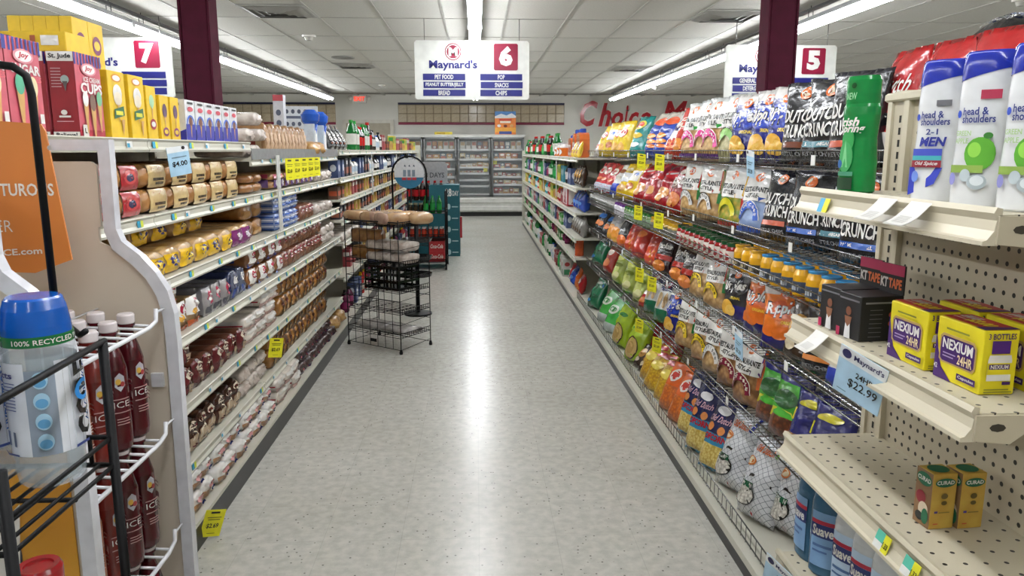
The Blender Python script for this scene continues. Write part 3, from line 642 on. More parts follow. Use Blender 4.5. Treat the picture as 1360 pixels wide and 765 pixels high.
# ================================================================ shelving
steel = mat('#cdcbbd', 'paint', '#c4c2b4', 3); dark_back = mat('#c2beb0', 'paint'); kick_m = mat('#151515', 'paint')
tagm = [mat('#2f9fc4', 'paper'), mat('#cfd83a', 'paper'), mat('#e6e6e0', 'paper'), mat('#56b59a', 'paper')]
tag_me = MB().box(0, -.022, -.011, .0015, 0, .011, tagm[0]).box(0, 0, -.011, .0015, .02, .011, tagm[1]).mesh('price_tag')
tag_me2 = MB().box(0, -.02, -.011, .0015, .02, .011, tagm[2]).box(.0015, -.018, -.009, .002, .0, .004, tagm[0]).mesh('price_tag')
SHELF = {}
def shelf_me(length, depth, m):
    """steel shelf, front lip towards +x with a scooped price channel"""
    k = (round(length, 3), round(depth, 3), m.name)
    if k not in SHELF:
        L = length / 2 - .002
        out = [(-depth, -.006), (-.012, -.006), (-.012, -.03), (.0, -.03), (.004, -.022), (-.003, -.012), (-.003, .004), (.004, .012), (0, .016), (-.012, .016), (-.014, .01), (-depth, .01)]
        SHELF[k] = MB().prism([(a, b) for a, b in out], -L, L, 'y', m).box(-depth, -L, -.016, -depth + .25, -L + .004, -.006, m).box(-depth, L - .004, -.016, -depth + .25, L, -.006, m).mesh('shelf')
    return SHELF[k]
def gondola(side, y0, y1, lips, xback, top, label, group, base_lip, tags=4, m=steel, seed=0, wire=()):
    D0, D1 = (.115, .1) if side < 0 else (.085, .055)
    """side -1: left run facing +x, +1: right run facing -x. lips = [(z, x of the lip)]"""
    rnd = random.Random(seed + int(y0 * 100))
    yc = (y0 + y1) / 2; ln = y1 - y0
    t = thing('gondola_shelving', label, 'shelving', (xback, yc, 0), 0 if side < 0 else PI, group)
    Lx = lambda x: abs(x - xback)
    obj('back_panel', MB().box(-.02, -ln / 2 + .002, .02, 0, ln / 2 - .002, top, dark_back), t)
    up = MB().box(-.02, -ln / 2, .02, .03, -ln / 2 + .03, top, m)
    for k in range(int(top / .05)): up.box(.0301, -ln / 2 + .01, .04 + k * .05, .0305, -ln / 2 + .02, .07 + k * .05, mat('#222222'))  # slots are flush boxes, the shade inside them painted as dark colour
    obj('upright', up, t); 
    b = Lx(base_lip)
    obj('base_deck', MB().prism([(0, D0), (b, D0), (b, D1), (b - .015, D1), (b - .015, D0 - .01), (0, D0 - .01)], -ln / 2 + .001, ln / 2 - .001, 'y', m), t)
    obj('kick_plate', MB().box(b - .03, -ln / 2, 0, b - .006, ln / 2, D1 - .001, kick_m), t)
    for z, x in lips:
        d = Lx(x); s = obj('shelf', shelf_me(ln, d, m), t, (d, 0, z))
        n = tags if isinstance(tags, int) else tags(z)
        for k in range(n):
            obj('price_tag', rnd.choice((tag_me, tag_me, tag_me2)), s, (.0015, -ln / 2 + (k + rnd.uniform(.2, .8)) * ln / max(1, n), -.006), (0, R(-4), 0))
    return t
def wire_shelf_me(ln, depth, fence):
    wm = mat('#8f8f8f', 'chrome'); mb = MB(); L = ln / 2 - .004
    for k in range(int(depth / .06) + 1):
        x = depth * (1 - k / int(depth / .06)); mb.rod([(x, -L, 0), (x, L, 0)], .0025, wm, 4)
    n = int(ln / .035)
    for k in range(n + 1):
        y = -L + 2 * L * k / n
        mb.rod([(0, y, .004), (depth, y, .004), (depth + .004, y, fence)], .0015, wm, 4)
    for f in (0, .5, 1): mb.rod([(depth + .004 * f, -L, fence * f), (depth + .004 * f, L, fence * f)], .0032 if f != .5 else .002, wm, 6)
    for y in (-L, L): mb.box(0, y - .003, -.008, depth * .55, y + .003, -.002, mat('#3a3a3a', 'paint'))
    return mb.mesh('wire_shelf')
# ---- left run: bread
LX = -1.12; LB = -1.62
breadz = [1.265, 1.03, .79, .525, .285]
ysec = [1.5, 2.68, 3.87, 5.05, 6.24]
for i in range(4):
    z1 = 1.525 if i < 2 else 1.452
    t = gondola(-1, ysec[i], ysec[i + 1], [(z1, LX)] + [(z, LX) for z in breadz], LB, 1.62, 'cream bread shelving section with %s on top' % ('red cone boxes', 'white and blue cone boxes', 'upright flat breads behind a grey rail', 'blue topped brushes')[i], None, -1.062, tags=lambda z: 5 if z > .4 else 4, seed=i)
    if i >= 2: obj('grey_rail', MB().box(.5, -.59, 1.455, .506, .59, 1.51, mat('#8b8b8d', 'gloss')), t)
farz = [1.265, 1.09, .92, .73, .45]
yf = [6.24, 7.45, 8.66, 9.87, 11.08, 12.29, 13.5, 14.7]
for i in range(7):
    gondola(-1, yf[i], yf[i + 1], [(1.49, -1.1)] + [(z, -1.1) for z in farz], LB, 1.6, 'cream steel shelving section of mixed groceries beyond the bread', 'grocery shelving sections beyond the bread', -1.062, tags=3, seed=10 + i)
# slotted white strips clipped on the shelf fronts
strip = MB().box(0, -.03, -.42, .006, .03, 0, mat('#dcdcd8', 'gloss'))
for k in range(8): strip.box(.006, -.008, -.4 + k * .05, .0068, .008, -.375 + k * .05, mat('#a9a9a6'))
strip = strip.mesh('clip_strip')
for y, z, x in ((4.28, 1.475, -1.098), (7.95, 1.47, -1.078), (10.4, 1.47, -1.078), (12.3, 1.47, -1.078), (14.2, 1.47, -1.078)):
    obj('clip_strip', strip, None, (x, y, z), label='white slotted plastic clip strip hanging down the shelf fronts %s' % ('between the bread packs' if y < 5 else 'beyond the bread'), cat='clip strip', group=None if y < 5 else 'clip strips beyond the bread')
# end panels of the left run
# ---- left products: breads
def Bm(a, b=None): return mat(a, 'bread', b)
def clr(h): return mat(h, 'film')
txtl = lambda c, y0=.3: [('r', .25, y0, .75, y0 + .05, c), ('r', .3, y0 + .09, .7, y0 + .13, c)]
maro = clr('#5e1a20'); tanb = clr('#b8a084'); crm = clr('#d8cdb8'); dkb = Bm('#5a2f1c', '#3a1c10'); brn = Bm('#8a5a30', '#6a3d1c'); gold = Bm('#a8763a', '#7d4f20'); pale = Bm('#c9a878', '#a88250')
LO = {}
def L1(key, w, h, d, body, art, side=(), **k): LO[key] = [loaf(w, h, d, body, art, side, seed=s, **k) for s in (1, 2, 3)]
mar_art = [('r', .0, .0, .34, 1, maro), ('p', [(0, .62), (1, .5), (1, 1), (0, 1)], maro), ('e', .55, .74, .3, .16, crm), ('e', .55, .74, .22, .1, maro), ('r', .42, .1, .9, .42, tanb), ('r', .48, .26, .84, .3, maro), ('r', .48, .18, .76, .21, maro)]
L1('maroon', .103, .105, .3, Bm('#6a3a26', '#3f1f14'), mar_art, [('r', 0, .1, 1, .9, clr('#4a2018')), ('r', .3, .3, .8, .7, maro)], dome=.1)
L1('dark', .1, .13, .3, dkb, [('r', 0, .55, 1, .95, clr('#3f2018')), ('e', .5, .78, .36, .12, crm), ('r', .2, .74, .8, .82, maro), ('r', .1, .06, .9, .5, tanb), ('o', .5, .12, .38, .5, .08, crm, 0, 180), ('r', .25, .2, .75, .24, maro)], [('r', .05, .3, .9, .8, clr('#42231a'))], dome=.1)
wht_art = [('r', .0, .42, 1, 1, WH), ('e', .68, .74, .24, .2, clr('#9c2036')), ('e', .68, .74, .12, .12, WH), ('e', .35, .5, .16, .13, clr('#d9a032'))]
L1('green', .12, .1, .28, Bm('#a88a5c', '#7d5c34'), wht_art + [('r', 0, 0, 1, .26, clr('#2a6a3c'))], [('r', .1, .3, .9, .9, WH), ('r', 0, 0, 1, .26, clr('#2a6a3c'))])
L1('orange', .12, .115, .28, Bm('#a88a5c', '#7d5c34'), wht_art + [('r', 0, 0, 1, .22, clr('#b5562a'))], [('r', .1, .3, .9, .9, Bm('#8a5a34'))])
L1('silver', .1, .12, .28, clr('#77757a'), [('r', 0, .0, 1, 1, clr('#8e8a8a')), ('e', .6, .66, .3, .24, clr('#a8304a')), ('e', .6, .66, .18, .14, WH), ('r', .1, .12, .9, .36, clr('#4a4a52'))])
L1('navy', .12, .14, .3, clr('#2a3358'), [('r', .1, .1, .9, .92, clr('#5a6072')), ('r', .3, .55, .8, .8, WH), ('r', .2, .1, .9, .4, clr('#27408a'))], [('r', .2, .7, .9, 1, clr('#232a4a')), ('r', .1, .1, .9, .6, clr('#8a8a90'))])
L1('bluewhite', .13, .1, .3, brn, [('r', .08, .25, 1, .95, WH), ('e', .55, .72, .2, .16, clr('#b8304a')), ('p', [(.0, .0), (1, .1), (1, .5), (0, .22)], clr('#2a4fa8')), ('r', .3, .5, .8, .56, clr('#7d2036'))], [('r', .2, .3, .8, .6, clr('#27408a'))])
L1('pink', .093, .095, .3, Bm('#8a5a44', '#5c3426'), [('p', [(0, .5), (1, .6), (1, 1), (0, 1)], clr('#c9a8a4')), ('e', .5, .72, .34, .18, clr('#8a3a44')), ('r', .1, .1, .9, .4, Bm('#9a6a48')), ('r', .3, .66, .7, .76, WH)], dome=.08)
L1('whitepk', .2, .07, .26, clr('#d8cfc4'), [('r', 0, .0, 1, .35, clr('#c8a49c')), ('p', [(.0, .3), (1, .55), (1, .68), (0, .44)], clr('#b03040')), ('r', .1, .66, .9, .9, WH)], [('r', .1, .2, .9, .8, WH), ('p', [(.0, .4), (1, .45), (1, .55), (0, .5)], clr('#b03040'))])
L1('gold', .095, .1, .3, gold, [('r', .3, 0, 1, 1, Bm('#7d5638')), ('p', [(.3, .6), (1, .5), (1, .8), (.3, .85)], clr('#b89a98')), ('r', .4, .2, .9, .4, clr('#caa878')), ('e', .6, .66, .26, .1, maro)], dome=.08)
L1('whitebl', .125, .067, .28, WH, [('r', 0, .0, .6, .5, Bm('#b5865a')), ('p', [(0, .5), (.6, .3), (1, .0), (.5, 0)], clr('#b8202a')), ('e', .6, .62, .3, .14, clr('#d89a9a')), ('r', .15, .8, .8, .92, WH), ('e', .82, .2, .14, .14, clr('#2a3fa0'))], [('r', .1, .5, .8, .56, clr('#4a4a52')), ('r', .2, .3, .8, .36, clr('#8a8a90'))])
L1('yellow', .15, .1, .34, pale, [('r', .06, .08, .94, .78, clr('#e0b41c')), ('e', .5, .5, .26, .22, clr('#2a2a6a')), ('e', .5, .5, .18, .13, clr('#e8c84a'))], [('r', .1, .25, .4, .75, clr('#e0b41c')), ('e', .6, .6, .14, .16, clr('#d89a1c'))], n=3)
L1('tealb', .15, .1, .34, pale, [('r', .0, .1, 1, .9, clr('#1c7a78')), ('e', .5, .55, .24, .18, WH)], [('r', .05, .2, .6, .9, clr('#1c7a78'))], n=3)
L1('purple', .15, .1, .34, pale, [('r', .0, .05, 1, .85, clr('#7a2a6a')), ('e', .5, .5, .24, .18, clr('#d8cfd8'))], n=3)
L1('plain', .2, .095, .32, Bm('#a8783c', '#845624'), [('r', .1, .1, .5, .5, clr('#b88a50'))], [('r', .3, .35, .55, .65, clr('#d8d0c0'))], n=3)
L1('check', .1, .1, .24, clr('#8a9cc4'), [('r', 0, .06 + .18 * k, 1, .14 + .18 * k, clr(('#2f56a8', '#d8dce6')[k % 2])) for k in range(5)], [('r', 0, .06 + .18 * k, 1, .14 + .18 * k, clr(('#2f56a8', '#d8dce6')[k % 2])) for k in range(5)])
L1('clear', .16, .075, .26, mat('#a89a90', 'film', '#d8d0c8', 20), [('e', .5, .5, .3, .3, clr('#c8bab0'))], n=3, lump=.15)
L1('stripe', .095, .066, .3, Bm('#4a3432', '#2c1c20'), [('p', [(.2, 0), (.5, 0), (.8, 1), (.4, 1)], clr('#b8a0a4')), ('r', .5, .3, .95, .6, clr('#8a3a44')), ('r', .05, .1, .3, .4, clr('#3a2a4a'))])
L1('round', .2, .11, .24, Bm('#c9a060', '#9a6a30'), [], n=2.4, bulge=.05)
BN = {}
BN['redlab'] = buns(.2, .085, .3, 3, 1, Bm('#b5854e', '#9a6836'), [('r', .15, .02, .8, .98, clr('#a8242c')), ('e', .48, .55, .24, .3, clr('#c84a4a')), ('e', .48, .5, .14, .16, clr('#2f2f52'))])
BN['tanlab'] = buns(.2, .085, .3, 3, 1, Bm('#b5854e', '#9a6836'), [('r', .1, .02, .85, .98, clr('#cdb27c')), ('p', [(.2, .6), (.7, .7), (.6, .9), (.25, .85)], clr('#b03a34')), ('r', .25, .3, .75, .42, clr('#4a3a24')), ('r', .35, .14, .7, .24, clr('#4a3a24'))])
BN['bagel'] = buns(.13, .1, .26, 1, 2, Bm('#9a6a34', '#7d4c1e'), [])
BN['purlab'] = buns(.12, .09, .26, 2, 2, Bm('#b58a5c', '#946438'), [('r', .1, .1, .9, .6, clr('#6a4a84')), ('e', .5, .4, .2, .2, clr('#e0d8e0')), ('r', .1, .7, .9, .95, clr('#b03a54'))])
BN['rolls'] = buns(.2, .12, .3, 2, 1, Bm('#c49a5c', '#a0703a'), [('e', .6, .6, .2, .3, clr('#e0d8cc'))])
XF = LX - .034
def lrow(key, label, group, y0, y1, n, z, lev=1, lh=.12, dep=.3, jit=.006, name='bread_loaf', cat='bread', dx=0.0):
    rowp(name, LO[key], label, cat, group, XF - dep / 2 - .012 + dx, seq(y0, y1, n), z + .011, LEFT, 0, jit, None, 0, lev, lh)
def brow(key, label, group, y0, y1, n, z, lev, lh, dep=.3):
    rowp('bun_pack', BN[key], label, 'bread', group, XF - dep / 2 - .014, seq(y0, y1, n), z + .0145, LEFT, 0, .002, None, 0, lev, lh)
# second shelf from top
brow('redlab', 'bag of rolls with a red label, stacked nearest the soda display', 'red labelled roll bags', 2.3, 2.72, 2, 1.265, 2, .088)
brow('tanlab', 'bag of rolls with a tan label and dark lettering, stacked under the cone boxes', 'tan labelled roll bags', 2.73, 3.8, 5, 1.265, 2, .088)
brow('bagel', 'clear bag of brown bagels beside the white clip strip', 'bags of bagels', 3.95, 4.22, 2, 1.265, 1, .1, .26)
brow('purlab', 'small bag of rolls with purple label under the five yellow tags', 'purple labelled roll bags', 4.42, 5.5, 8, 1.265, 1, .1, .26)
lrow('clear', 'flat clear bread pack past the purple labelled rolls', 'flat clear packs on the roll shelf', 5.55, 6.2, 3, 1.265, 1, .1, .26)
# third shelf
lrow('tealb', 'long bag of buns with a teal label at the soda display end', 'teal labelled bun bags', 2.1, 2.62, 3, 1.03, 1, .1, .34)
lrow('yellow', 'long bag of buns with a yellow label and dark blue badge', 'yellow labelled bun bags', 2.66, 3.62, 6, 1.03, 1, .1, .34)
lrow('yellow', 'yellow labelled bag of buns in the upper layer on the third bread shelf', 'yellow labelled bun bags on top', 2.74, 3.5, 4, 1.136, 1, .1, .34, dx=-.09)
lrow('purple', 'long bag of buns with a purple label beside the yellow labelled ones', 'purple labelled bun bags', 3.62, 3.92, 2, 1.03, 1, .1, .34)
lrow('plain', 'plain brown loaf bag behind the clip strip', 'plain brown loaf bags', 3.93, 4.34, 2, 1.03, 2, .1, .32, dx=-.05)
lrow('check', 'blue and white checked bread pack stacked beside the clip strip', 'blue and white checked packs', 4.38, 4.95, 5, 1.03, 2, .1, .24)
lrow('pink', 'pinkish wrapped loaf past the checked packs', 'pinkish loaves on the third shelf', 5.0, 5.4, 4, 1.03, 1, .11)
lrow('clear', 'flat clear bread pack at the end of the third bread shelf', 'flat clear packs on the third shelf', 5.45, 6.15, 3, 1.03, 1, .08, .26)
# fourth shelf
lrow('green', 'white bread bag with green base and red badge', 'green based bread bags', 2.3, 2.62, 2, .79, 2, .106, .28)
lrow('orange', 'white bread bag with orange base and red badge', 'orange based bread bags', 2.7, 3.15, 3, .79, 1, .116, .28)
lrow('orange', 'white bread bag with orange base resting on top of its row', 'orange based bread bags on top', 2.78, 2.92, 1, .906, 1, .116, .28)
lrow('silver', 'silver grey bread bag with red badge', 'silver grey bread bags', 3.18, 3.5, 3, .79, 1, .12, .28)
lrow('navy', 'navy and grey bread bag with white panel', 'navy bread bags', 3.52, 3.78, 2, .79, 1, .14)
lrow('bluewhite', 'blue and white bread bag on brown loaf, stacked in two layers', 'blue and white bread bags', 3.82, 4.5, 4, .79, 2, .106)
lrow('pink', 'pinkish brown wrapped loaf stacked in two layers', 'pinkish brown stacked loaves', 4.52, 5.62, 11, .79, 2, .108)
lrow('clear', 'flat white clear pack at the end of the fourth bread shelf', 'flat clear packs on the fourth shelf', 5.66, 6.18, 3, .79, 2, .06, .26)
# fifth shelf
lrow('maroon', 'maroon bagged loaf in the two layers beside the soda display', 'maroon loaves in two layers', 2.3, 3.0, 6, .525, 2, .125)
lrow('maroon', 'maroon and white bagged loaf lying between maroon stacks and white packs', 'maroon loaves in one layer', 3.02, 3.68, 6, .525, 1, .12)
lrow('whitepk', 'white bread pack with red stripe piled flat on the fifth shelf', 'white red-striped packs', 3.72, 4.3, 3, .525, 2, .068, .26)
lrow('whitepk', 'white bread pack with red stripe on top of the pile', 'white red-striped packs on top', 4.0, 4.34, 2, .661, 1, .068, .26)
lrow('gold', 'golden brown wrapped loaf in two layers on the fifth bread shelf', 'golden brown loaves fifth shelf', 4.38, 5.75, 13, .525, 2, .12)
# sixth shelf
lrow('dark', 'dark brown bagged loaf with cream label near the soda display', 'dark brown loaves', 2.25, 3.55, 12, .285, 1, .135)
lrow('clear', 'small clear bakery bag beside the dark brown loaves', 'small clear bags sixth shelf', 3.58, 4.05, 3, .285, 2, .075, .26)
lrow('gold', 'golden brown wrapped loaf in two layers on the sixth bread shelf', 'golden brown loaves sixth shelf', 4.1, 5.7, 15, .285, 2, .11)
# base deck
XB = -1.078 - .008
rowp('bread_loaf', LO['whitebl'], 'white bread bag with red and blue print on the bottom deck', 'bread', 'white bread bags on the bottom deck', XB - .16, seq(2.2, 3.95, 13), .117, LEFT, 0, .008, None, 0, 1, .1)
rowp('bread_loaf', LO['whitebl'], 'white red and blue bread bag in the raised rear row on the bottom deck', 'bread', 'white bread bags in the raised row', XB - .185, seq(2.25, 3.98, 13), .186, LEFT, 0, .008, None, 0, 1, .1)
rowp('bread_loaf', LO['whitepk'], 'white and red bread pack on the bottom deck before the striped loaves', 'bread', 'white and red packs on the bottom deck', XB - .15, seq(4.05, 4.5, 3), .117, LEFT, 0, .01, None, 0, 2, .07)
put('snack_bag', B['popo'], 'crumpled red and orange bag lying on the white packs of the bottom deck', 'bag', None, XB - .09, 4.35, .262, LEFT, 1.3, .6)
rowp('bread_loaf', LO['stripe'], 'dark striped bagged loaf on the bottom deck', 'bread', 'dark striped loaves', XB - .17, seq(4.55, 5.7, 11), .117, LEFT, 0, .006, None, 0, 1, .12)
rowp('bread_loaf', LO['stripe'], 'dark striped bagged loaf in the rear layer of the bottom deck', 'bread', 'dark striped loaves behind', XB - .19, seq(4.58, 5.65, 10), .186, LEFT, 0, .006, None, 0, 1, .12)
rowp('round_loaf', LO['round'], 'round golden loaf in a clear bag at the end of the bottom deck', 'bread', 'round golden loaves', XB - .16, [5.83, 6.06], .117, LEFT, 0, .01)
# orange net bag and far end oddments of the bread run
put('snack_bag', B['popo'], 'bright orange bag at the end of the fifth bread shelf', 'bag', None, XF - .1, 5.92, .536, LEFT, .5, .5)
put('snack_bag', B['teal'], 'teal bag behind the bright orange bag', 'bag', None, XF - .24, 6.02, .536, LEFT, .3, .5)
put('snack_bag', B['red'], 'small red bag at the very end of the fifth bread shelf', 'bag', None, XF - .1, 6.12, .536, LEFT, .5, .45)
# ---- top shelf: ice cream cone boxes
pk, rd, yl, nvc, tn = mat('#c95a68'), mat('#8e1420'), mat('#e6bf1e'), mat('#2a2f8c'), mat('#cf9f5c')
cone = lambda cx, cy, s, top_: [('p', [(cx - .1 * s, cy), (cx + .1 * s, cy), (cx + .02 * s, cy - .4 * s), (cx - .02 * s, cy - .4 * s)], tn), ('e', cx, cy + .05 * s, .12 * s, .1 * s, top_)]
stripes = [('r', .12 * k, .86, .12 * k + .06, 1, nvc) for k in range(9)]
logo_e = [('e', .5, .82, .3, .075, mat('#d98a94')), ('e', .5, .82, .24, .055, WH), ('t', 'Joy', .34, .79, .66, .86, mat('#b8243a'), {'b': .04, 's': .2})]
bk_art = [('r', 0, .89, 1, 1, WH), ('r', 0, 0, 1, .075, WH), ('t', 'Believe!', .1, .012, .9, .065, BK, {'b': .03}), ('t', 'St. Jude', .08, .91, .92, .98, BK, {'b': .03}), ('e', .62, .68, .16, .05, mat('#9db0ac')), ('p', [(.52, .66), (.72, .66), (.62, .54)], mat('#5a5250'))] + [('r', .12, .8 - .035 * k, .5, .812 - .035 * k, mat('#b88a8e')) for k in range(7)] + [('e', .5, .3, .12, .03, WH), ('r', .3, .24, .74, .262, WH), ('r', .2, .19, .84, .2, mat('#c8a0a4'))]
cups = carton(.15, .245, .075, rd, [('r', 0, 0, 1, 1, pk), ('r', 0, 0, 1, .1, mat('#b03040'))] + stripes + logo_e + [('t', 'ICE CREAM', .25, .67, .9, .73, WH), ('t', 'CUPS', .12, .53, .96, .66, WH, {'b': .03}), ('r', .06, .02, .26, .16, WH), ('t', 'L', .12, .06, .2, .12, BK)] + cone(.25, .42, .9, WH) + cone(.52, .38, 1, mat('#7a5a4a')) + cone(.78, .44, .9, mat('#6fb58a')), bk_art)
sugar = carton(.15, .245, .075, rd, [('r', 0, 0, 1, 1, pk), ('r', 0, 0, 1, .1, mat('#b03040'))] + stripes + logo_e + [('t', 'SUGAR', .1, .64, .95, .74, WH, {'b': .03}), ('t', 'CONES', .4, .57, .96, .63, mat('#e0606a'))] + cone(.3, .48, 1.1, mat('#4fa884')) + cone(.68, .46, 1.1, mat('#e3d6a8')) + [('r', .8, .14, .92, .24, WH)], bk_art)
ytall = carton(.115, .215, .075, yl, [('e', .5, .9, .3, .06, mat('#d8902a')), ('e', .5, .9, .22, .04, WH), ('e', .5, .68, .26, .13, WH), ('e', .5, .6, .24, .1, mat('#e8dcc4'))] + cone(.5, .54, .7, mat('#e8dcc4')) + [('p', [(.2, .3), (.82, .36), (.8, .5), (.22, .44)], mat('#2a6a44')), ('r', .3, .36, .72, .42, mat('#d8d23a')), ('p', [(.6, .3), (.8, .3), (.66, .05)], tn)], [('r', .1, .1, .9, .9, mat('#dcb41c'))])
ysm = carton(.08, .165, .075, yl, [('e', .5, .66, .26, .16, mat('#5a3a5a'))] + cone(.5, .56, .8, mat('#6a4a6a')) + [('e', .5, .2, .32, .1, mat('#7a2a6a')), ('e', .5, .2, .22, .05, mat('#e3c43a'))], [('r', .1, .1, .9, .9, mat('#dcb41c'))])
ysm2 = carton(.08, .19, .075, yl, [('e', .5, .72, .26, .12, mat('#a8d0a4'))] + cone(.5, .62, .8, mat('#a8d0a4')) + [('e', .5, .3, .32, .1, mat('#a82a3a')), ('e', .5, .3, .22, .05, WH)], [('r', .1, .1, .9, .9, mat('#dcb41c'))])
wbl = carton(.1, .165, .075, mat('#dfe0e2'), [('r', 0, 0, 1, .42, mat('#2d2f9c')), ('o', .5, .4, .44, .24, .25, mat('#3f6ac8'), 0, 180), ('e', .5, .48, .2, .12, mat('#6a3a2a'))] + cone(.5, .42, .8, mat('#7a4a34')) + [('e', .5, .78, .3, .06, mat('#c84a5a')), ('r', .2, .9, .8, .95, mat('#3a3a3a'))], [('r', .1, .86, .7, .92, mat('#4a4a4a')), ('p', [(0, 0), (1, 0), (1, .3), (0, .12)], mat('#2d2f9c'))])
ylay = carton(.25, .055, .13, yl, [('e', .3, .5, .14, .34, mat('#7a2a5a')), ('e', .3, .5, .1, .2, mat('#e3c43a')), ('r', .6, .2, .66, .8, mat('#a8542a')), ('r', .72, .3, .92, .8, WH)], [('r', .55, .2, .62, .85, mat('#a8542a')), ('r', .7, .25, .92, .8, WH)])
zt = 1.525 + .011
def cbx(me, label, x, y, z, rz=LEFT, group=None): put('cone_box', me, label, 'box', group, x, y, z, rz)
CX = LX - .075
cbx(cups, 'red ice cream cups box at the very start of the top bread shelf', CX, 1.74, zt)
cbx(sugar, 'red sugar cones box between the first cups box and another sugar cones box', CX, 1.90, zt)
cbx(sugar, 'red sugar cones box just before the gap to the cups boxes', CX, 2.055, zt)
cbx(cups, 'red ice cream cups box set back behind the front cups box', CX - .085, 2.385, zt)
cbx(cups, 'red ice cream cups box showing cups with three colours of scoops', CX, 2.385, zt)
cbx(ytall, 'tall yellow cone box next to the red cups box', CX, 2.565, zt); cbx(ytall, 'tall yellow cone box between another yellow box and small ones', CX, 2.71, zt)
cbx(ysm2, 'yellow cone box with a green scoop print', CX, 2.825, zt)
for i in range(2): cbx(ysm, 'small yellow cone box with a purple badge', CX, 2.935 + .1 * i, zt, LEFT, 'small yellow cone boxes')
for i in range(6): cbx(wbl, 'white and blue cone box with a curved rainbow band', CX, 3.19 + .112 * i, zt, LEFT, 'white and blue cone boxes')
ybk = carton(.108, .208, .042, yl, [('r', 0, 0, 1, .2, mat('#d8ae1c')), ('e', .5, .62, .3, .16, mat('#7a2a5a')), ('e', .5, .62, .2, .08, mat('#e3c43a')), ('e', .5, .3, .16, .06, mat('#b8783a'))], [('r', .2, .5, .8, .56, mat('#c89a1c')), ('r', .3, .3, .7, .34, mat('#c89a1c'))])
for k in range(2):
    for i in range(2):
        for q_ in range(5): put('cone_box', ybk, 'yellow cone carton with purple badge in the %s of the rear stack' % ('lower layer', 'upper layer')[k], 'box', 'yellow cartons %s' % ('lower', 'upper')[k], -1.40 - .043 * q_, 2.82 + .11 * i, zt + .209 * k, LEFT)
cbx(ylay, 'yellow cone carton with striped label lying flat on the red cups boxes', -1.305, 2.39, zt + .247, 0)
# rest of the top shelf
for i in range(5): put('bread_bag', LO['clear'][i % 3], 'clear bag of rolls standing past the white and blue boxes', 'bread', 'clear bags past the cone boxes', LX - .16, (3.93, 4.1, 4.0, 4.15, 4.22)[i], (1.464, 1.464, 1.545, 1.63, 1.55)[i], LEFT, 0, .9)
slice_me = [loaf(.05, .17, .16, Bm('#a8845c', '#7d5430'), [('r', .1, .1, .9, .7, clr('#c8a888'))], [('r', .1, .1, .9, .8, clr('#b89a78')), ('r', .3, .3, .7, .5, clr('#8a3a34'))], seed=s, n=3, lump=.1) for s in (1, 2)]
for i in range(12): put('bread_bag', slice_me[i % 2], 'upright clear bag of flat bread behind the grey rail', 'bread', 'upright flat bread bags behind the grey rail', LX - .13, 4.34 + .085 * i, 1.475, LEFT, .06, None, .1)
for i in range(2): put('bread_bag', LO['round'][i], 'pale yellow bag of wraps next to the upright flat breads', 'bread', 'pale bags of wraps', LX - .13, 5.44 + .19 * i, 1.464, LEFT, 0, .9)
# brushes with blue tops and white display cards behind
brush = MB().box(-.05, -.03, 0, .05, .03, .2, mat('#c8d4e0', 'film')).box(-.03, -.034, .02, .03, -.03, .16, mat('#e8e8e8')).lathe([(.02, .18), (.055, .22), (.06, .26), (.03, .29), (0, .29)], mat('#1c55b8', 'film'), 10).rod([(0, 0, .02), (0, -.035, .2)], .012, mat('#1c4fb0', 'gloss')).mesh('brush')
for i in range(3): put('cleaning_brush', brush, 'packed cleaning brush with a bright blue top on the top shelf', 'brush', 'blue topped brushes', LX - .1 - .04 * (i % 2), 5.76 + .17 * i, 1.463, LEFT, 0, 1.15)
card = MB().box(-.17, -.02, 0, .17, .02, .42, mat('#cfd2d6')).art([('r', .05, .72, .95, .78, '#5a6074'), ('r', .05, .42, .95, .48, '#5a6074')] + [('e', .15 + .17 * k, y, .05, .05, '#4a4f60') for k in range(5) for y in (.88, .6, .28)], flat(-.17, 0, .34, .42, -.02)).mesh('card')
put('display_card', card, 'white printed display card standing behind the blue brushes', 'sign', None, -1.45, 6.45, 1.502, .1, 0, .85)
tower = MB().box(-.06, -.06, 0, .06, .06, .5, mat('#d3d3d8')).art([('e', .5, .2 + .17 * k, .25, .05, '#5a6074') for k in range(4)] + [('r', 0, .9, 1, 1, '#c0525a')], flat(-.06, 0, .12, .5, -.06)).mesh('tower')
put('display_card', tower, 'narrow white printed tower carton behind the flat breads', 'box', None, -1.45, 5.8, 1.463, 0, 0, (.62, .62, .88))
# five yellow sale tags on the grey rail, other yellow tags
def sale_tag(price, wd=.055, h=.1):
    y = mat('#e8e21c')
    mb = MB().box(-wd / 2, -.0008, -h, wd / 2, .0008, 0, y)
    mb.art([('r', .28, .86, .72, .93, '#1c1c1c'), ('t', price, .2, .3, .8, .5, BK, {'b': .02}), ('r', .15, .7, .85, .73, '#6a6a20'), ('r', .2, .62, .8, .65, '#6a6a20'), ('r', .3, .12, .7, .14, '#6a6a20')], flat(-wd / 2, -h, wd, h, -.0008), .0003, .0002)
    return mb.mesh('sale_tag')
st = sale_tag('$2.69'); stb = sale_tag('$2.69', .075, .105); stw = sale_tag('$2.69', .07, .1)
for i in range(5): put('sale_tag', st, 'yellow sale tag in the row of five under the grey rail', 'price tag', 'five yellow tags', LX + .03, 4.52 + .19 * i, 1.455, LEFT - .5, 0, (1.25, 1, 1.25))
put('sale_tag', stb, 'yellow sale tag hanging below the white red-striped bread packs', 'price tag', None, LX + .035, 4.02, .5, LEFT - .7, 0, (1.15, 1, 1), .2)
put('sale_tag', stb, 'yellow sale tag hanging at the bottom deck beside the soda display', 'price tag', None, -1.02, 2.78, .125, LEFT - .8, -.1, (1.1, 1, 1.05), .3)
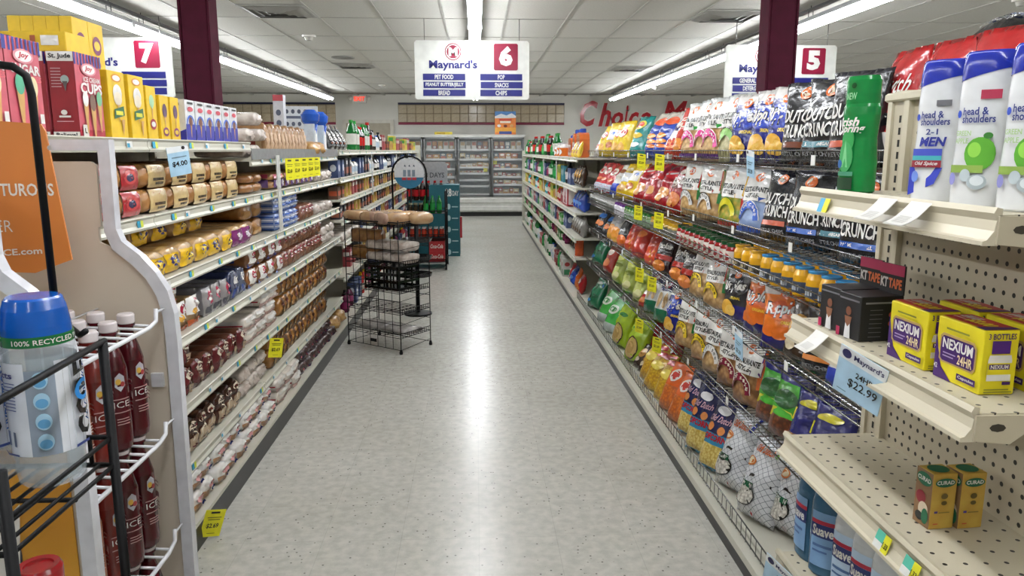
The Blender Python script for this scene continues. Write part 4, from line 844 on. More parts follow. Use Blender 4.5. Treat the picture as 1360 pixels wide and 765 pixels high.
btag = MB().box(-.05, -.0008, -.1, .05, .0008, 0, mat('#a9cfe6')).box(-.05, -.001, -.02, .05, -.0007, 0, mat('#e8ecee')).art([('t', '$4.00', .15, .3, .85, .5, BK), ('e', .75, .93, .08, .06, BK), ('r', .15, .62, .85, .65, '#6a8090')], flat(-.05, -.1, .1, .1, -.001)).mesh('tag')
put('price_card', btag, 'pale blue price card hanging below the small yellow cone boxes', 'price tag', None, LX + .03, 2.85, 1.515, LEFT - .4, 0, 1.05, -.12)
# ================================================================ right run: chips on wire shelves
RX, RB = 1.05, 1.56
WZ = [1.44, 1.13, 1.015, .745, .43]
wy = [1.5, 2.66, 3.83, 5.0, 6.1, 7.18]
WS = {}
for i in range(5):
    ln = wy[i + 1] - wy[i]
    t = gondola(1, wy[i], wy[i + 1], [], RB, 1.5, 'cream shelving section with chrome wire shelves and %s on top' % ('tall red bags', 'blue rippled and black bags', 'clear tortilla bags', 'blue and orange puff bags', 'yellow bags')[i], None, .94, seed=30 + i)
    for z in WZ:
        k = (round(ln, 3), z == 1.015)
        if k not in WS: WS[k] = wire_shelf_me(ln, .5, .045 if z == 1.015 else .06)
        s = obj('wire_shelf', WS[k], t, (0, 0, z + (.02 if (z == 1.13 and i < 2) else 0)))
        for q in range(2):
            if z != 1.015: obj('price_tag', MB().box(0, -.014, -.016, .002, .014, .016, tagm[2]).mesh('price_tag'), s, (.507, -ln / 2 + (q + .3 + .3 * random.random()) * ln / 2, .03))
    fn = MB(); wm = mat('#8f8f8f', 'chrome'); L = ln / 2 - .004
    for k in range(int(ln / .05) + 1): fn.rod([(.585, -L + k * .05, .087), (.585, -L + k * .05, .15)], .0018, wm, 4)
    for f in (.095, .15): fn.rod([(.585, -L, f), (.585, L, f)], .003, wm, 6)
    obj('front_fence', fn, t)
KX = 1157.0
CNT = {}
def chip(key, label, z, px, lean=.3, sc=None, x=1.145, roll=0.0, rz=0.0, name='chip_bag', group=None, K=None):
    """px is the measuring mark along the shelf; converted to metres down the aisle"""
    for p in (px if isinstance(px, (list, tuple)) else [px]):
        y = 1.016 * x * 1000 / (p - 632) - .183 * (1.36 - z); y = min(y, 7.05)
        k = key if isinstance(key, str) else key[(CNT.setdefault(key, 0)) % len(key)]
        if not isinstance(key, str): CNT[key] += 1
        hh = max(v.co.z for v in B[k].vertices); rm = {1: .27, 3: .248, 4: .295}.get(next((i for i, q in enumerate(WZ) if abs(q - z) < .04 and i != 2), -1), .315 if z < .2 else 9)
        sc = min(sc or 1, rm / (hh * math.cos(lean)))
        put(name, B[k], label, 'snack bag', group, x + random.uniform(-.01, .01), y, z + .004, RIGHT + rz + .38 + random.uniform(-.06, .06), lean + random.uniform(-.05, .05), sc, roll + random.uniform(-.035, .035))
z = WZ[0] + .006
chip('wred', 'narrow white bag with dark red print at the far end of the top chip shelf', z, 783, .5)
chip(('yel', 'yel2', 'yel'), 'yellow chip bag on the top wire shelf', z, [804, 813, 823], .3, group='yellow bags on the top wire shelf')
chip('yel', 'tall yellow chip bag standing beside the teal bag', z, 833, .15)
chip('teal', 'teal chip bag with yellow dip bowl on the top wire shelf', z, 851, .25)
chip('blor', 'blue and orange cheese puff bag on the top wire shelf', z, 872, .35, group='blue and orange puff bags'); chip('blor', 'blue and orange cheese puff bag on the top wire shelf', z, 884, .35, group='blue and orange puff bags')
chip('wbr', 'white, blue and red chip bag next to the orange puffs', z, 898, .4)
chip('ored', 'orange red chip bag at the end of the far top wire shelf', z, 908, .3)
chip(('rp', 'rp2'), 'clear tortilla chip bag with pink arch print on the top wire shelf', z, [925, 940, 957], .12, group='pink arch tortilla bags')
chip('rg', 'clear tortilla chip bag with green zigzag print', z, 977, .12)
chip(('rb', 'rb2', 'rb'), 'blue rippled chip bag with gold chips on the top wire shelf', z, [997, 1022, 1047], .1, group='blue rippled chip bags')
chip('dc1', 'black kettle chip bag with brown band beside the blue bags', z, 1072, .1); chip('dc2', 'black kettle chip bag with teal band above the green shampoo bottle shelf', z, 1108, .08); chip('dc3', 'black kettle chip bag with rust band partly behind the green bottle', z, 1152, .1)
for i, (yy, lab) in enumerate(((2.2, 'red chip bag standing tall behind the green bottle'), (1.98, 'red chip bag with black band standing above the perforated panel'), (1.77, 'red chip bag standing tall behind the white shampoo bottles'), (1.56, 'red chip bag at the near end of the top wire shelf'))):
    put('chip_bag', B['odred'], lab, 'snack bag', None, 1.24, yy, z, RIGHT + .15 * (i - 1), .06, 1.03)
put('chip_bag', B['dc4'], 'black kettle chip bag lying on top of the red bags', 'snack bag', None, 1.42, 2.12, z + .36, RIGHT, 1.35)
z = WZ[1] + .006
chip('redpk', 'red and white snack bag at the far end of the second wire shelf', z, [795, 803, 811], .5, group='red and white bags second wire shelf')
chip('whbl', 'white and blue snack bag on the second wire shelf', z, 819, .55)
chip('yelb', 'yellow snack bag with white panel on the second wire shelf', z, 829, .45); chip('yel2', 'golden yellow snack bag beside the dark red bags', z, 839, .45)
chip(('red', 'red2', 'red'), 'dark red chip bag on the second wire shelf', z, [852, 866, 882], .5, group='dark red bags second wire shelf')
chip('redr', 'dark red rippled chip bag beside the clear tortilla bags', z, 902, .35)
z += .02
chip(('rr', 'rr2'), 'clear tortilla chip bag with red and green trim, second wire shelf', z, [922, 948], .12, group='red and green tortilla bags'); chip('ry', 'yellow and green tortilla chip bag on the second wire shelf', z, 980, .12); chip('rblue', 'pale blue corn chip bag on the second wire shelf', z, 1010, .12)
chip('dc3', 'black kettle chip bag with rust band on the second wire shelf', z, 1038, .12); chip('dc4', 'black kettle chip bag with blue band on the second wire shelf', z, 1078, .1); chip('dc2', 'black kettle chip bag with teal band at the near end of the second wire shelf', z, 1120, .1, x=1.2); chip('dc4', 'black kettle chip bag pressed against the beige upright on the second wire shelf', z, 1165, .1)
z = WZ[3] + .006
chip('sblue', 'small dark bag with blue print on the fourth wire shelf', z, [792, 798, 805], .5, group='small dark blue bags')
chip('blor2', 'white and amber snack bag on the fourth wire shelf', z, [812, 819], .4, group='white and amber bags'); chip('orbk', 'black and orange snack bag on the fourth wire shelf', z, 828, .3)
chip(('dor', 'dor2', 'dor'), 'orange red tortilla chip bag on the fourth wire shelf', z, [837, 850, 866], .45, group='orange red tortilla bags')
chip('rib', 'dark maroon rippled chip bag on the fourth wire shelf', z, [882, 901, 918], .35, group='dark maroon rippled bags')
chip(('rty', 'rty2'), 'clear tortilla chip bag with yellow arch on the fourth wire shelf', z, [932, 955], .2, sc=.88, group='yellow arch tortilla bags fourth shelf')
chip('rk', 'black rippled chip bag beside the orange rippled ones', z, 982, .15, sc=.85); chip('ro', 'bright orange rippled chip bag on the fourth wire shelf', z, 1012, .15, sc=.93); chip('ro2', 'bright orange rippled chip bag turned beside its twin', z, 1046, .15, sc=.9, rz=.5)
chip('dkgold', 'dark brown snack bag beneath the tape boxes', z, 1070, .15); chip('dc5', 'black kettle chip bag with orange band on the fourth wire shelf', z, 1098, .15, sc=.88); chip('whbl', 'white snack bag beneath the pale blue price card', z, 1136, .15)
z = WZ[4] + .006
chip('green', 'green snack bag at the far end of the fifth wire shelf', z, 788, .45); chip('redbn', 'brick red snack bag on the fifth wire shelf', z, 806, .4)
chip('olive', 'olive green snack bag on the fifth wire shelf', z, [822, 836, 850], .35, group='olive green bags'); chip('popr', 'small red snack bag low on the fifth wire shelf', z, 856, .6, sc=.7)
chip('navg', 'navy, white and green pretzel bag on the fifth wire shelf', z, [866, 880], .25, sc=.95, group='navy and green bags'); chip('rb', 'blue rippled chip bag on the fifth wire shelf', z, 897, .2, sc=.95)
chip(('rty', 'rty2'), 'clear tortilla chip bag with yellow arch on the fifth wire shelf', z, [914, 935], .15, sc=.95, group='yellow arch tortilla bags fifth shelf'); chip('rwo', 'white and orange tortilla chip bag on the fifth wire shelf', z, 954, .15, sc=.97)
chip('rpur', 'white tortilla chip bag with purple trim on the fifth wire shelf', z, [974, 1000], .12, sc=.95, group='purple trimmed tortilla bags'); chip('bean', 'green bag of brown nuts on the fifth wire shelf', z, [1028, 1050], .15, group='green nut bags'); chip('beanb', 'blue and yellow bag of nuts on the fifth wire shelf', z, [1075, 1100], .2, group='blue and yellow nut bags')
z = .09; bx = 1.045
chip('green', 'green snack bag on the bottom chip deck', z, 786, .5, x=bx); chip('lgreen', 'light green and white snack bag on the bottom chip deck', z, [800, 810], .45, x=bx, group='light green bags'); chip('lime', 'lime green snack bag with pretzel print on the bottom chip deck', z, [824, 840], .35, x=bx, group='lime green bags')
chip('dkgold', 'small dark brown bag on the bottom chip deck', z, [846, 851], .6, x=bx, sc=.8, group='small dark brown bags'); chip('popy', 'yellow popcorn bag on the bottom chip deck', z, [858, 868, 879], .5, x=bx, group='yellow popcorn bags'); chip('popr', 'red snack bag behind the yellow popcorn', z, [862, 874, 884], .35, x=1.2, group='red bags behind popcorn')
chip('popo', 'orange bag of cheese snacks on the bottom chip deck', z, [889, 901], .4, x=bx, group='orange cheese snack bags'); chip('popn', 'navy and blue popcorn bag on the bottom chip deck', z, [914, 931, 949], .3, x=bx, sc=.88, group='navy popcorn bags')
chip('pg1', 'large silver netted popcorn bag with blue bar', z, 974, .3, x=bx + .02, sc=.92); chip('pg2', 'large silver netted popcorn bag with green bar', z, 1006, .3, x=bx + .02, sc=.92); chip('pg3', 'large silver netted popcorn bag with yellow bar', z, 1050, .3, x=1.14, sc=.9)
put('chip_bag', B['dkgold'], 'brown snack bag lying flat at the near end of the bottom chip deck', 'snack bag', None, 1.04, 2.17, .145, RIGHT + .5, 1.42, 1.25)
# ---- jars and cans on the low third wire shelf
jz = WZ[2] + .006
Gm = lambda h: mat(h, 'gloss')
J = dict(salsa=jar(.034, .095, Gm('#8a1c1c'), Gm('#1f4a2a'), Gm('#d8cfc4'), [('e', .5, .5, .2, .3, '#a8242c')]), green=jar(.036, .09, Gm('#5a7a3a'), Gm('#2a6a34'), Gm('#8fa88a')), can=jar(.035, .085, Gm('#8a8a86'), Gm('#b8b8b4'), Gm('#6a6c66')), white=jar(.034, .09, Gm('#d8d4d8'), Gm('#6a3a8a'), Gm('#e0dce4')),
         tan=jar(.035, .085, Gm('#b89a4a'), Gm('#d8a82a'), Gm('#7a7a70')), cheese=jar(.036, .1, Gm('#d8a01c'), Gm('#3a88b8'), None, [('r', .05, .12, .95, .78, mat('#3f4a5c')), ('r', .3, .25, .7, .6, mat('#c8ccd0'))], .009), chz=jar(.036, .1, Gm('#d8a01c'), Gm('#c8982a'), None, [('r', .05, .12, .95, .7, mat('#3a3428')), ('r', .3, .25, .7, .6, mat('#c8b890'))], .012))
def jrow(k, lab, grp, a, b, n):
    for r_ in range(2): rowp('jar', J[k], lab, 'jar', grp, RX + .045 + r_ * .08, seq(a, b, n), jz, RIGHT, 0, .002)
jrow('can', 'grey labelled can on the low third wire shelf', 'grey cans', 5.85, 7.1, 14)
jrow('white', 'white jar with purple lid on the low third wire shelf', 'white purple-lid jars', 5.45, 5.82, 4)
jrow('green', 'green jar on the low third wire shelf', 'green jars', 4.62, 5.42, 9)
jrow('tan', 'tan jar with amber lid on the low third wire shelf', 'tan jars', 4.0, 4.58, 7)
jrow('salsa', 'red salsa jar with dark green lid on the low third wire shelf', 'salsa jars', 3.1, 3.98, 11)
jrow('chz', 'yellow cheese dip jar with amber lid', 'amber lid cheese jars', 2.8, 3.08, 3)
jrow('cheese', 'yellow cheese dip jar with blue lid', 'blue lid cheese jars', 2.0, 2.78, 8)
# yellow sale tags on the wire shelves
for (px, zz, lab) in ((857, 1.45, 'yellow sale tag on the top wire shelf below the teal bag'), (882, 1.45, 'yellow sale tag on the top wire shelf below the orange puffs'), (852, 1.13, 'yellow sale tag on the second wire shelf below the dark red bags'), (880, 1.13, 'yellow sale tag on the second wire shelf above the green jars'), (853, .75, 'yellow sale tag above the olive green bags'), (870, .75, 'yellow sale tag above the navy and green bags'), (852, .43, 'yellow sale tag above the lime green bags'), (876, .43, 'yellow sale tag above the yellow popcorn bags')):
    put('sale_tag', stw, lab, 'price tag', None, RX - .035, 1.016 * 1030 / (px - 632) - .183 * (1.5 - zz), zz + .03, RIGHT + .7, -.1, .9, .1)
btg = MB().box(-.04, -.0008, -.1, .04, .0008, 0, mat('#a9cfe6')).box(-.04, -.001, -.022, .04, -.0007, 0, mat('#e8ecee')).art([('t', '$3.29', .2, .12, .8, .3, BK), ('e', .2, .92, .1, .06, BK), ('r', .2, .55, .85, .58, '#5a7080'), ('r', .2, .47, .7, .5, '#5a7080')], flat(-.04, -.1, .08, .1, -.001)).mesh('tag')
put('price_card', btg, 'pale blue price card on the fourth wire shelf under the orange rippled bags', 'price tag', None, RX - .016, 2.86, .8, RIGHT, -.1, 1.15, .1)
put('price_card', btg, 'pale blue price card on the top wire shelf under the blue rippled bags', 'price tag', None, RX - .016, 2.84, 1.5, RIGHT, -.1, 1.0, .1)
# ================================================================ right run beyond the chips: plain shelves
rz_ = [1.42, 1.135, .895, .65, .46]
ry = [7.2, 8.4, 9.6, 10.8, 12.0, 13.2, 14.4, 15.5]
for i in range(7):
    gondola(1, ry[i], ry[i + 1], [(q, .95) for q in rz_], RB, 1.5, 'cream steel shelving section of drinks and household goods beyond the chips', 'drinks shelving sections', .94, tags=3, seed=50 + i)
end = obj('end_panel', MB().box(.94, 15.5, 0, 2.18, 15.53, 1.5, steel), None, label='cream end panel closing the shelving run nearest the freezer on the chips side', cat='panel')
# ---- generic groceries
def P(h): return mat(h, 'gloss')
G = {}
G['sodag'] = bottle(.05, .3, P('#12662c'), P('#2a8a3a'), P('#d8d8d0')); G['sodak'] = bottle(.05, .3, P('#1c0f0c'), P('#b81c1c'), P('#b81c1c')); G['sodao'] = bottle(.05, .3, P('#c8641c'), P('#d8d8d0'), P('#d8902a')); G['blk'] = bottle(.045, .24, P('#17171a'), P('#2a2a2e'), P('#d8d4d0')); G['teal'] = bottle(.04, .2, P('#2aa0b0'), P('#e0e0e0'), P('#d8e8ea')); G['redb'] = bottle(.04, .24, P('#a81c1c'), P('#d8b81c'), P('#d8c8b8')); G['yelb'] = bottle(.04, .22, P('#d8b41c'), P('#d8641c'), P('#e8d86a'))
G['grnb'] = bottle(.04, .22, P('#1f7a3c'), P('#d8d8d0'), P('#2a9a4a')); G['whb'] = bottle(.042, .22, P('#d8d8d4'), P('#2a5aa8'), P('#b8c8d8')); G['purb'] = bottle(.04, .2, P('#5a1c3c'), P('#1c1c1c'), P('#8a2a5a'))
G['jugo'] = jug(.19, .3, .1, P('#cc6a34'), P('#2a4aa8'), P('#d8d0c8'), P('#c8501c')); G['jugw'] = jug(.17, .27, .1, P('#d8d6d2'), P('#b8202c'), P('#c84a2a'), P('#3a4aa0')); G['tub'] = jar(.085, .17, P('#d8d4d0'), P('#c8c8c8'), P('#d8702a'), [('e', .5, .5, .2, .35, '#e8e4e0')])
def ct(w, h, d, c, *a): return carton(w, h, d, mat(c), list(a), list(a), (), list(a))
G['ygr'] = ct(.1, .2, .08, '#c8b83a', ('r', .1, .5, .9, .9, '#3a8a3a')); G['orb'] = ct(.09, .22, .08, '#b0784a', ('r', .1, .2, .9, .8, '#d8b43a')); G['teab'] = ct(.1, .22, .08, '#2a7c8c', ('e', .5, .6, .3, .2, '#d8e0d8')); G['redc'] = ct(.1, .2, .07, '#94343a', ('r', .1, .6, .9, .85, '#e0d8d0')); G['grnc'] = ct(.12, .12, .1, '#3a8a3a', ('r', .1, .3, .9, .7, '#e0e0d0')); G['whc'] = ct(.1, .24, .1, '#cfcfc8', ('r', .15, .1, .85, .4, '#3a8a5a'), ('e', .5, .7, .3, .12, '#a83a3a')); G['bluc'] = ct(.11, .2, .08, '#3a4a74', ('e', .5, .55, .32, .2, '#d0d4dc')); G['brnc'] = ct(.11, .15, .08, '#5a3c2c', ('r', .1, .3, .9, .7, '#b8502a')); G['yelc'] = ct(.1, .14, .08, '#bca04a', ('e', .5, .5, .3, .25, '#a82a2a')); G['navc'] = ct(.1, .17, .08, '#30343f', ('r', .1, .15, .9, .5, '#a8644a'), ('r', .2, .65, .8, .85, '#d8d8d8'))
RXA = [('r', .06, .08, .94, .92, mat('#d8cfcc')), ('p', [(.2, .12), (.8, .12), (.62, .34), (.7, .4), (.58, .56), (.62, .6), (.5, .86), (.38, .6), (.42, .56), (.3, .4), (.38, .34)], mat('#8a1424'))]
G['redx'] = carton(.42, .26, .2, mat('#a81a28'), RXA, RXA, (), RXA)
NM = dict(bottle='bottle', jug='jug', jar='tub', carton='carton')
FAR = {}
CLR = [1.42, 1.135, .895, .65, .46, 1.49, 1.265, 1.09, .92, .73, .45]
def top_of(side, z):
    zs = (rz_ + [.077]) if side > 0 else ([1.49] + farz + [.106])
    up = [q for q in zs if q > z + .02]
    return (min(up) - z - .05) if up else .4
def goods(keys, what, side, z, y0, y1, pitch, x, grp, deep=1, dd=.12):
    """rows of look-alike goods; every kind in a row shares one description; those too far to tell apart are joined"""
    y = y0; i = 0; room = top_of(side, z); rzz = LEFT if side < 0 else RIGHT
    while y < y1 - pitch * .5:
        k = keys[(i // 3) % len(keys)]; me = G[k]; vr = .78 + .22 * ((i // 3 * 7 + len(what)) % 5) / 4; nm = NM.get(me.name.split('.')[0], 'package')
        h = max(v.co.z for v in me.vertices); sz = min(1, room / h) * vr
        if y < 11.2:
            put(nm, me, '%s %s in %s' % (DESC[k], nm, what), nm, '%s %ss in %s' % (DESC[k], nm, what), x + side * .02 * ((i * 5) % 3) / 2, y + pitch / 2, z + .0115, rzz, 0, (1, 1, sz))
        else:
            mb = FAR.setdefault((side, what), MB()); M = Matrix.Translation((x, y + pitch / 2, z + .0115)) @ Matrix.Rotation(rzz, 4, 'Z') @ Matrix.Diagonal((1, 1, sz, 1)); k0 = len(mb.v)
            mb.v += [tuple(M @ v.co) for v in me.vertices]
            for p in me.polygons: mb.f.append(tuple(q + k0 for q in p.vertices)); mb.m.append(mb.mi(me.materials[p.material_index])); mb.sm.append(p.use_smooth)
        y += pitch; i += 1
DESC = dict(sodag='green soda', sodak='dark cola', sodao='orange soda', blk='black labelled', teal='teal', redb='red sauce', yelb='yellow', grnb='green', whb='white', purb='purple', jugo='orange and white detergent', jugw='white and red detergent', tub='orange and white round', ygr='yellow and green', orb='orange', teab='teal', redc='red', grnc='green and white', whc='white and green', bluc='blue', brnc='brown', yelc='yellow', navc='navy and orange')
gx = .95 + .075
w1 = 'the top row beyond the chips'
goods(['jugo'], w1, 1, 1.42, 7.45, 8.6, .23, gx + .04, 'a'); goods(['tub'], w1, 1, 1.42, 8.65, 9.4, .2, gx + .02, 'a'); goods(['sodag', 'grnb', 'sodak'], w1, 1, 1.42, 9.45, 15.3, .14, gx, 'a')
for i in range(3): put('snack_bag', B['yel2'], 'yellow bag tucked before the detergent jugs beyond the chips', 'snack bag', 'yellow bags before the jugs', .99, 7.4 + .2 * i, 1.432, RIGHT, .3, .55)
w2 = 'the second row beyond the chips'
for i in range(3): put('snack_bag', B['dkgold'], 'dark gold bag hanging in the second row beyond the chips', 'snack bag', 'dark gold bags beyond the chips', 1.03, 7.35 + .17 * i, 1.147, RIGHT, .1, .95)
goods(['bluc', 'blk'], w2, 1, 1.135, 7.9, 8.5, .12, gx, 'b'); goods(['teab', 'ygr', 'orb'], w2, 1, 1.135, 8.55, 9.5, .12, gx, 'b'); goods(['grnb', 'sodag', 'purb', 'bluc'], w2, 1, 1.135, 9.55, 15.3, .14, gx, 'b')
w3 = 'the third row beyond the chips'
for i in range(3): put('snack_bag', B['bluep'], 'crinkled blue bag in the third row beyond the chips', 'snack bag', 'crinkled blue bags', 1.05, 7.36 + .2 * i, .907, RIGHT, .1, .78)
put('display_carton', G['redx'], 'red and white display carton jutting into the aisle beyond the chips', 'carton', None, 1.075, 8.28, .912, RIGHT, 0, (1, 1, .8))
goods(['redc', 'redb'], w3, 1, .895, 8.6, 9.3, .12, gx, 'c'); goods(['yelc', 'ygr', 'redb', 'teal'], w3, 1, .895, 9.35, 15.3, .14, gx, 'c')
w4 = 'the fourth row beyond the chips'
for i in range(5): put('snack_bag', B['silv'], 'silver grey bag in the fourth row beyond the chips', 'snack bag', 'silver grey bags', 1.04, 7.32 + .15 * i, .662, RIGHT, .12, .9)
goods(['bluc', 'grnc', 'redc'], w4, 1, .65, 8.2, 9.6, .13, gx, 'd'); goods(['whc', 'grnb', 'bluc', 'redc'], w4, 1, .65, 9.65, 15.3, .14, gx, 'd')
w5 = 'the fifth row beyond the chips'
for i in range(4): put('snack_bag', B['dkgold'], 'dark patterned bag in the fifth row beyond the chips', 'snack bag', 'dark patterned bags fifth row', 1.04, 7.62 + .16 * i, .472, RIGHT, .12, .65)
rl = MB().lathe([(.0, 0), (.045, 0), (.045, .16), (0, .16)], F('#c8542a'), 14).mesh('roll')
put('snack_roll', rl, 'upright orange roll pack in the fifth row beyond the chips', 'roll', None, 1.02, 7.4, .472, RIGHT)
goods(['purb', 'grnc', 'brnc'], w5, 1, .46, 8.3, 15.3, .14, gx, 'e')
w6 = 'the bottom row beyond the chips'
for i in range(4): put('snack_bag', B[('popr', 'popo', 'bluep', 'redpk')[i]], ('small red', 'small orange', 'small blue', 'small red and white')[i] + ' bag in the bottom row beyond the chips', 'snack bag', None, 1.04, 7.4 + .24 * i, .09, RIGHT, .2, .8)
goods(['whc', 'grnb', 'redc', 'whb', 'sodag'], w6, 1, .077, 8.4, 15.3, .14, gx, 'f')
# white clip strips on the right run
for y in (8.9, 10.6, 12.6): obj('clip_strip', strip, None, (.944, y, 1.39), (0, 0, PI), label='white slotted clip strip on the shelf fronts beyond the chips', cat='clip strip', group='clip strips beyond the chips')
# ---- left run beyond the bread
lx = -1.1 - .08
v1 = 'the top row beyond the bread'
for i in range(4): put('snack_bag', B['dc1'], 'black bag leaning at the start of the top row beyond the bread', 'snack bag', 'black bags beyond the bread', lx - .02, 6.45 + .2 * i, 1.502, LEFT, .35, .8)
goods(['sodag', 'sodak'], v1, -1, 1.49, 7.3, 8.5, .12, lx, 'g'); goods(['blk', 'whb'], v1, -1, 1.49, 8.55, 9.4, .12, lx, 'g'); goods(['redc', 'brnc', 'yelc', 'ygr'], v1, -1, 1.49, 9.45, 14.5, .14, lx, 'g')
v2 = 'the second row beyond the bread'
goods(['bluc', 'navc', 'whb'], v2, -1, 1.265, 6.35, 8.7, .13, lx, 'h'); goods(['blk', 'bluc', 'whb'], v2, -1, 1.265, 8.75, 14.5, .14, lx, 'h')
v3 = 'the third row beyond the bread'
goods(['brnc', 'yelc', 'redc'], v3, -1, 1.09, 6.3, 8.2, .13, lx, 'i'); goods(['navc', 'yelc'], v3, -1, 1.09, 8.25, 14.5, .14, lx, 'i')
v4 = 'the fourth row beyond the bread'
goods(['navc', 'brnc', 'yelc'], v4, -1, .92, 6.35, 14.5, .14, lx, 'j')
v5 = 'the fifth row beyond the bread'
for i in range(5): put('bread_bag', LO['clear'][i % 3], 'clear pack in the fifth row beyond the bread', 'bread', 'clear packs beyond the bread', lx - .08, 6.4 + .2 * i, .742, LEFT)
goods(['bluc', 'yelc', 'redc'], v5, -1, .73, 7.5, 14.5, .14, lx, 'k')
v6 = 'the sixth row beyond the bread'
goods(['redc', 'navc', 'yelc', 'bluc'], v6, -1, .45, 6.8, 14.5, .14, lx, 'l')
v7 = 'the bottom row beyond the bread'
goods(['purb', 'bluc', 'redb'], v7, -1, .106, 6.4, 14.5, .15, -1.15, 'm')
obj('end_panel', MB().box(-2.2, 14.7, 0, -1.062, 14.73, 1.6, steel), None, label='cream end panel closing the shelving run on the bread side', cat='panel')
for (sd, wh), mb in FAR.items():
    obj('grocery_stock', mb, None, label='small far goods packed closely in ' + wh, cat='groceries', kind='stuff')
# ================================================================ beige perforated health-and-beauty unit, near right
beige = mat('#b9b09a', 'paint', '#b2a993', 4); beige_l = mat('#c6bea8', 'paint', '#beb6a0', 4)
PX = .912
hb = thing('perforated_shelf_unit', 'beige perforated steel shelf unit holding shampoo, stomach pills and bandages', 'shelving', (PX, 1.0, 0))
peg = dots_mat('#b9b09a', (1, 2), .0254, .17)
obj('perforated_panel', MB().box(0, -.78, .12, .022, .566, 1.605, peg), hb)
obj('back_sheet', MB().box(.023, -.78, .12, .03, .566, 1.605, beige), hb)
up = MB().box(-.006, .585, .0, .035, .632, 1.625, beige).box(-.012, .566, 0, .03, .585, 1.615, beige_l).box(-.012, .632, 0, .03, .648, 1.615, beige_l)
for k in range(60): up.box(-.0065, .601, .06 + k * .0254, -.0058, .609, .075 + k * .0254, mat('#15130f', 'matte'))  # no cut slots: near-black flush boxes paint their shaded inside
obj('upright', up, hb)
obj('upright', MB().box(-.006, -.83, 0, .035, -.78, 1.625, beige), hb)
obj('top_cap', MB().cbox(-.016, -.8, 1.603, .04, .66, 1.622, beige_l, .004), hb)
obj('base', MB().box(-.3, -.78, 0, .0, .6, .11, beige), hb)
holes = dots_mat('#bfb7a1', (0, 1), .0333, .11)
HZ = [1.415, 1.135, .862, .572, .3]
for i, z_ in enumerate(HZ):
    y0, y1 = -.02, .6; d_ = .21
    s = obj('shelf', MB().box(-d_, y0, z_ - .012, 0, y1, z_, holes), hb)
    prof = [(-d_ + .004, .008), (-d_ - .004, .01), (-d_ - .008, .002), (-d_ - .003, -.008), (-d_ - .005, -.022), (-d_ - .014, -.034), (-d_ - .02, -.036), (-d_ - .02, -.042), (-d_ + .002, -.042), (-d_ + .004, -.012)]
    obj('price_channel', MB().prism([(a, b + z_) for a, b in prof][::-1], y0, y1, 'y', beige_l), s)
    for yy in (y0 - .004, y1 - .002):
        br = MB()
        out = [(-d_ - .002, z_ - .002), (-d_ - .002, z_ - .04), (-d_ + .05, z_ - .045), (-d_ + .07, z_ - .03), (-.02, z_ - .085), (0, z_ - .085), (0, z_ - .002)]
        br.prism([(a, b) for a, b in out], yy, yy + .004, 'y', beige)
        br.prism([(-d_ + .03 + .012 * math.cos(t_ * PI / 4), z_ - .02 + .006 * math.sin(t_ * PI / 4)) for t_ in range(8)], yy - .0006, yy, 'y', mat('#3a352a', 'matte'))  # bracket hole is a thin dark patch, its inner shade painted on
        obj('bracket', br, s)
# receipts and price stickers hung on the channels
lipx = PX - .21
paper = mat('#e4e2dc', 'paper')
def slip(label, y, z_, ln=.06, wd=.055):
    def S(u, v, o): a = .25 + 1.1 * v; return (-.01 - ln * v * .75 - o, (u - .5) * wd, .006 - ln * v * .55 - .006 * math.sin(v * 3))
    mb = MB().sheet(S, 2, 6, paper).sheet(lambda u, v, o: tuple(a - b for a, b in zip(S(u, v, 0), (0, 0, .0012))), 2, 6, paper, True, True)
    mb.art([('r', .2, .5 + .06 * k, .8, .525 + .06 * k, '#b5b3ae') for k in range(6)], lambda u, v, o: (S(u, v, 0)[0], S(u, v, 0)[1], S(u, v, 0)[2] + .0006))
    obj('paper_slip', mb, None, (lipx, y, z_), label=label, cat='paper')
slip('blank white paper slip on the top beige shelf beside another slip', 1.24, HZ[0] - .0); slip('blank white paper slip on the top beige shelf below the white shampoo', 1.145, HZ[0] - .0)
slip('blank white paper slip on the beige shelf edge below the tape boxes', 1.44, HZ[1] - .0)
pc = MB().box(-.055, -.0008, -.115, .055, .0008, .0, mat('#b5d6ee')).box(-.055, -.0012, -.03, .055, -.0006, 0, mat('#e8ecee'))
pc.art([('e', .16, .88, .1, .09, mat('#2a2a5a')), ('t', "Maynard's", .32, .8, .95, .94, mat('#2a2a5a'), {'b': .02}), ('t', '24HR', .42, .5, .8, .62, BK), ('t', '$22.99', .3, .24, .92, .44, BK, {'b': .01}), ('r', .1, .1, .3, .12, '#6a8aa0')], flat(-.055, -.115, .11, .115, -.0012))
put('price_card', pc.mesh('card'), 'large pale blue price card reading 24HR and 22 dollars under the pill boxes', 'price tag', None, lipx - .03, 1.235, HZ[1] + .012, RIGHT + .5, -.25, .88, .3)
pc2 = MB().box(-.055, -.0008, -.115, .055, .0008, .0, mat('#b5d6ee')).box(-.055, -.0012, -.03, .055, -.0006, 0, mat('#e8ecee'))
pc2.art([('e', .16, .88, .1, .09, mat('#2a2a5a')), ('t', "Maynard's", .32, .8, .95, .94, mat('#2a2a5a'), {'b': .02}), ('t', 'DAILY', .4, .5, .85, .62, BK), ('t', '2/', .4, .2, .7, .4, BK)], flat(-.055, -.115, .11, .115, -.0012))
put('price_card', pc2.mesh('card'), 'pale blue price card at the lowest beige shelf beside the blue lotion', 'price tag', None, lipx - .03, 1.5, HZ[3] + .02, RIGHT + .5, -.25, .85, .3)
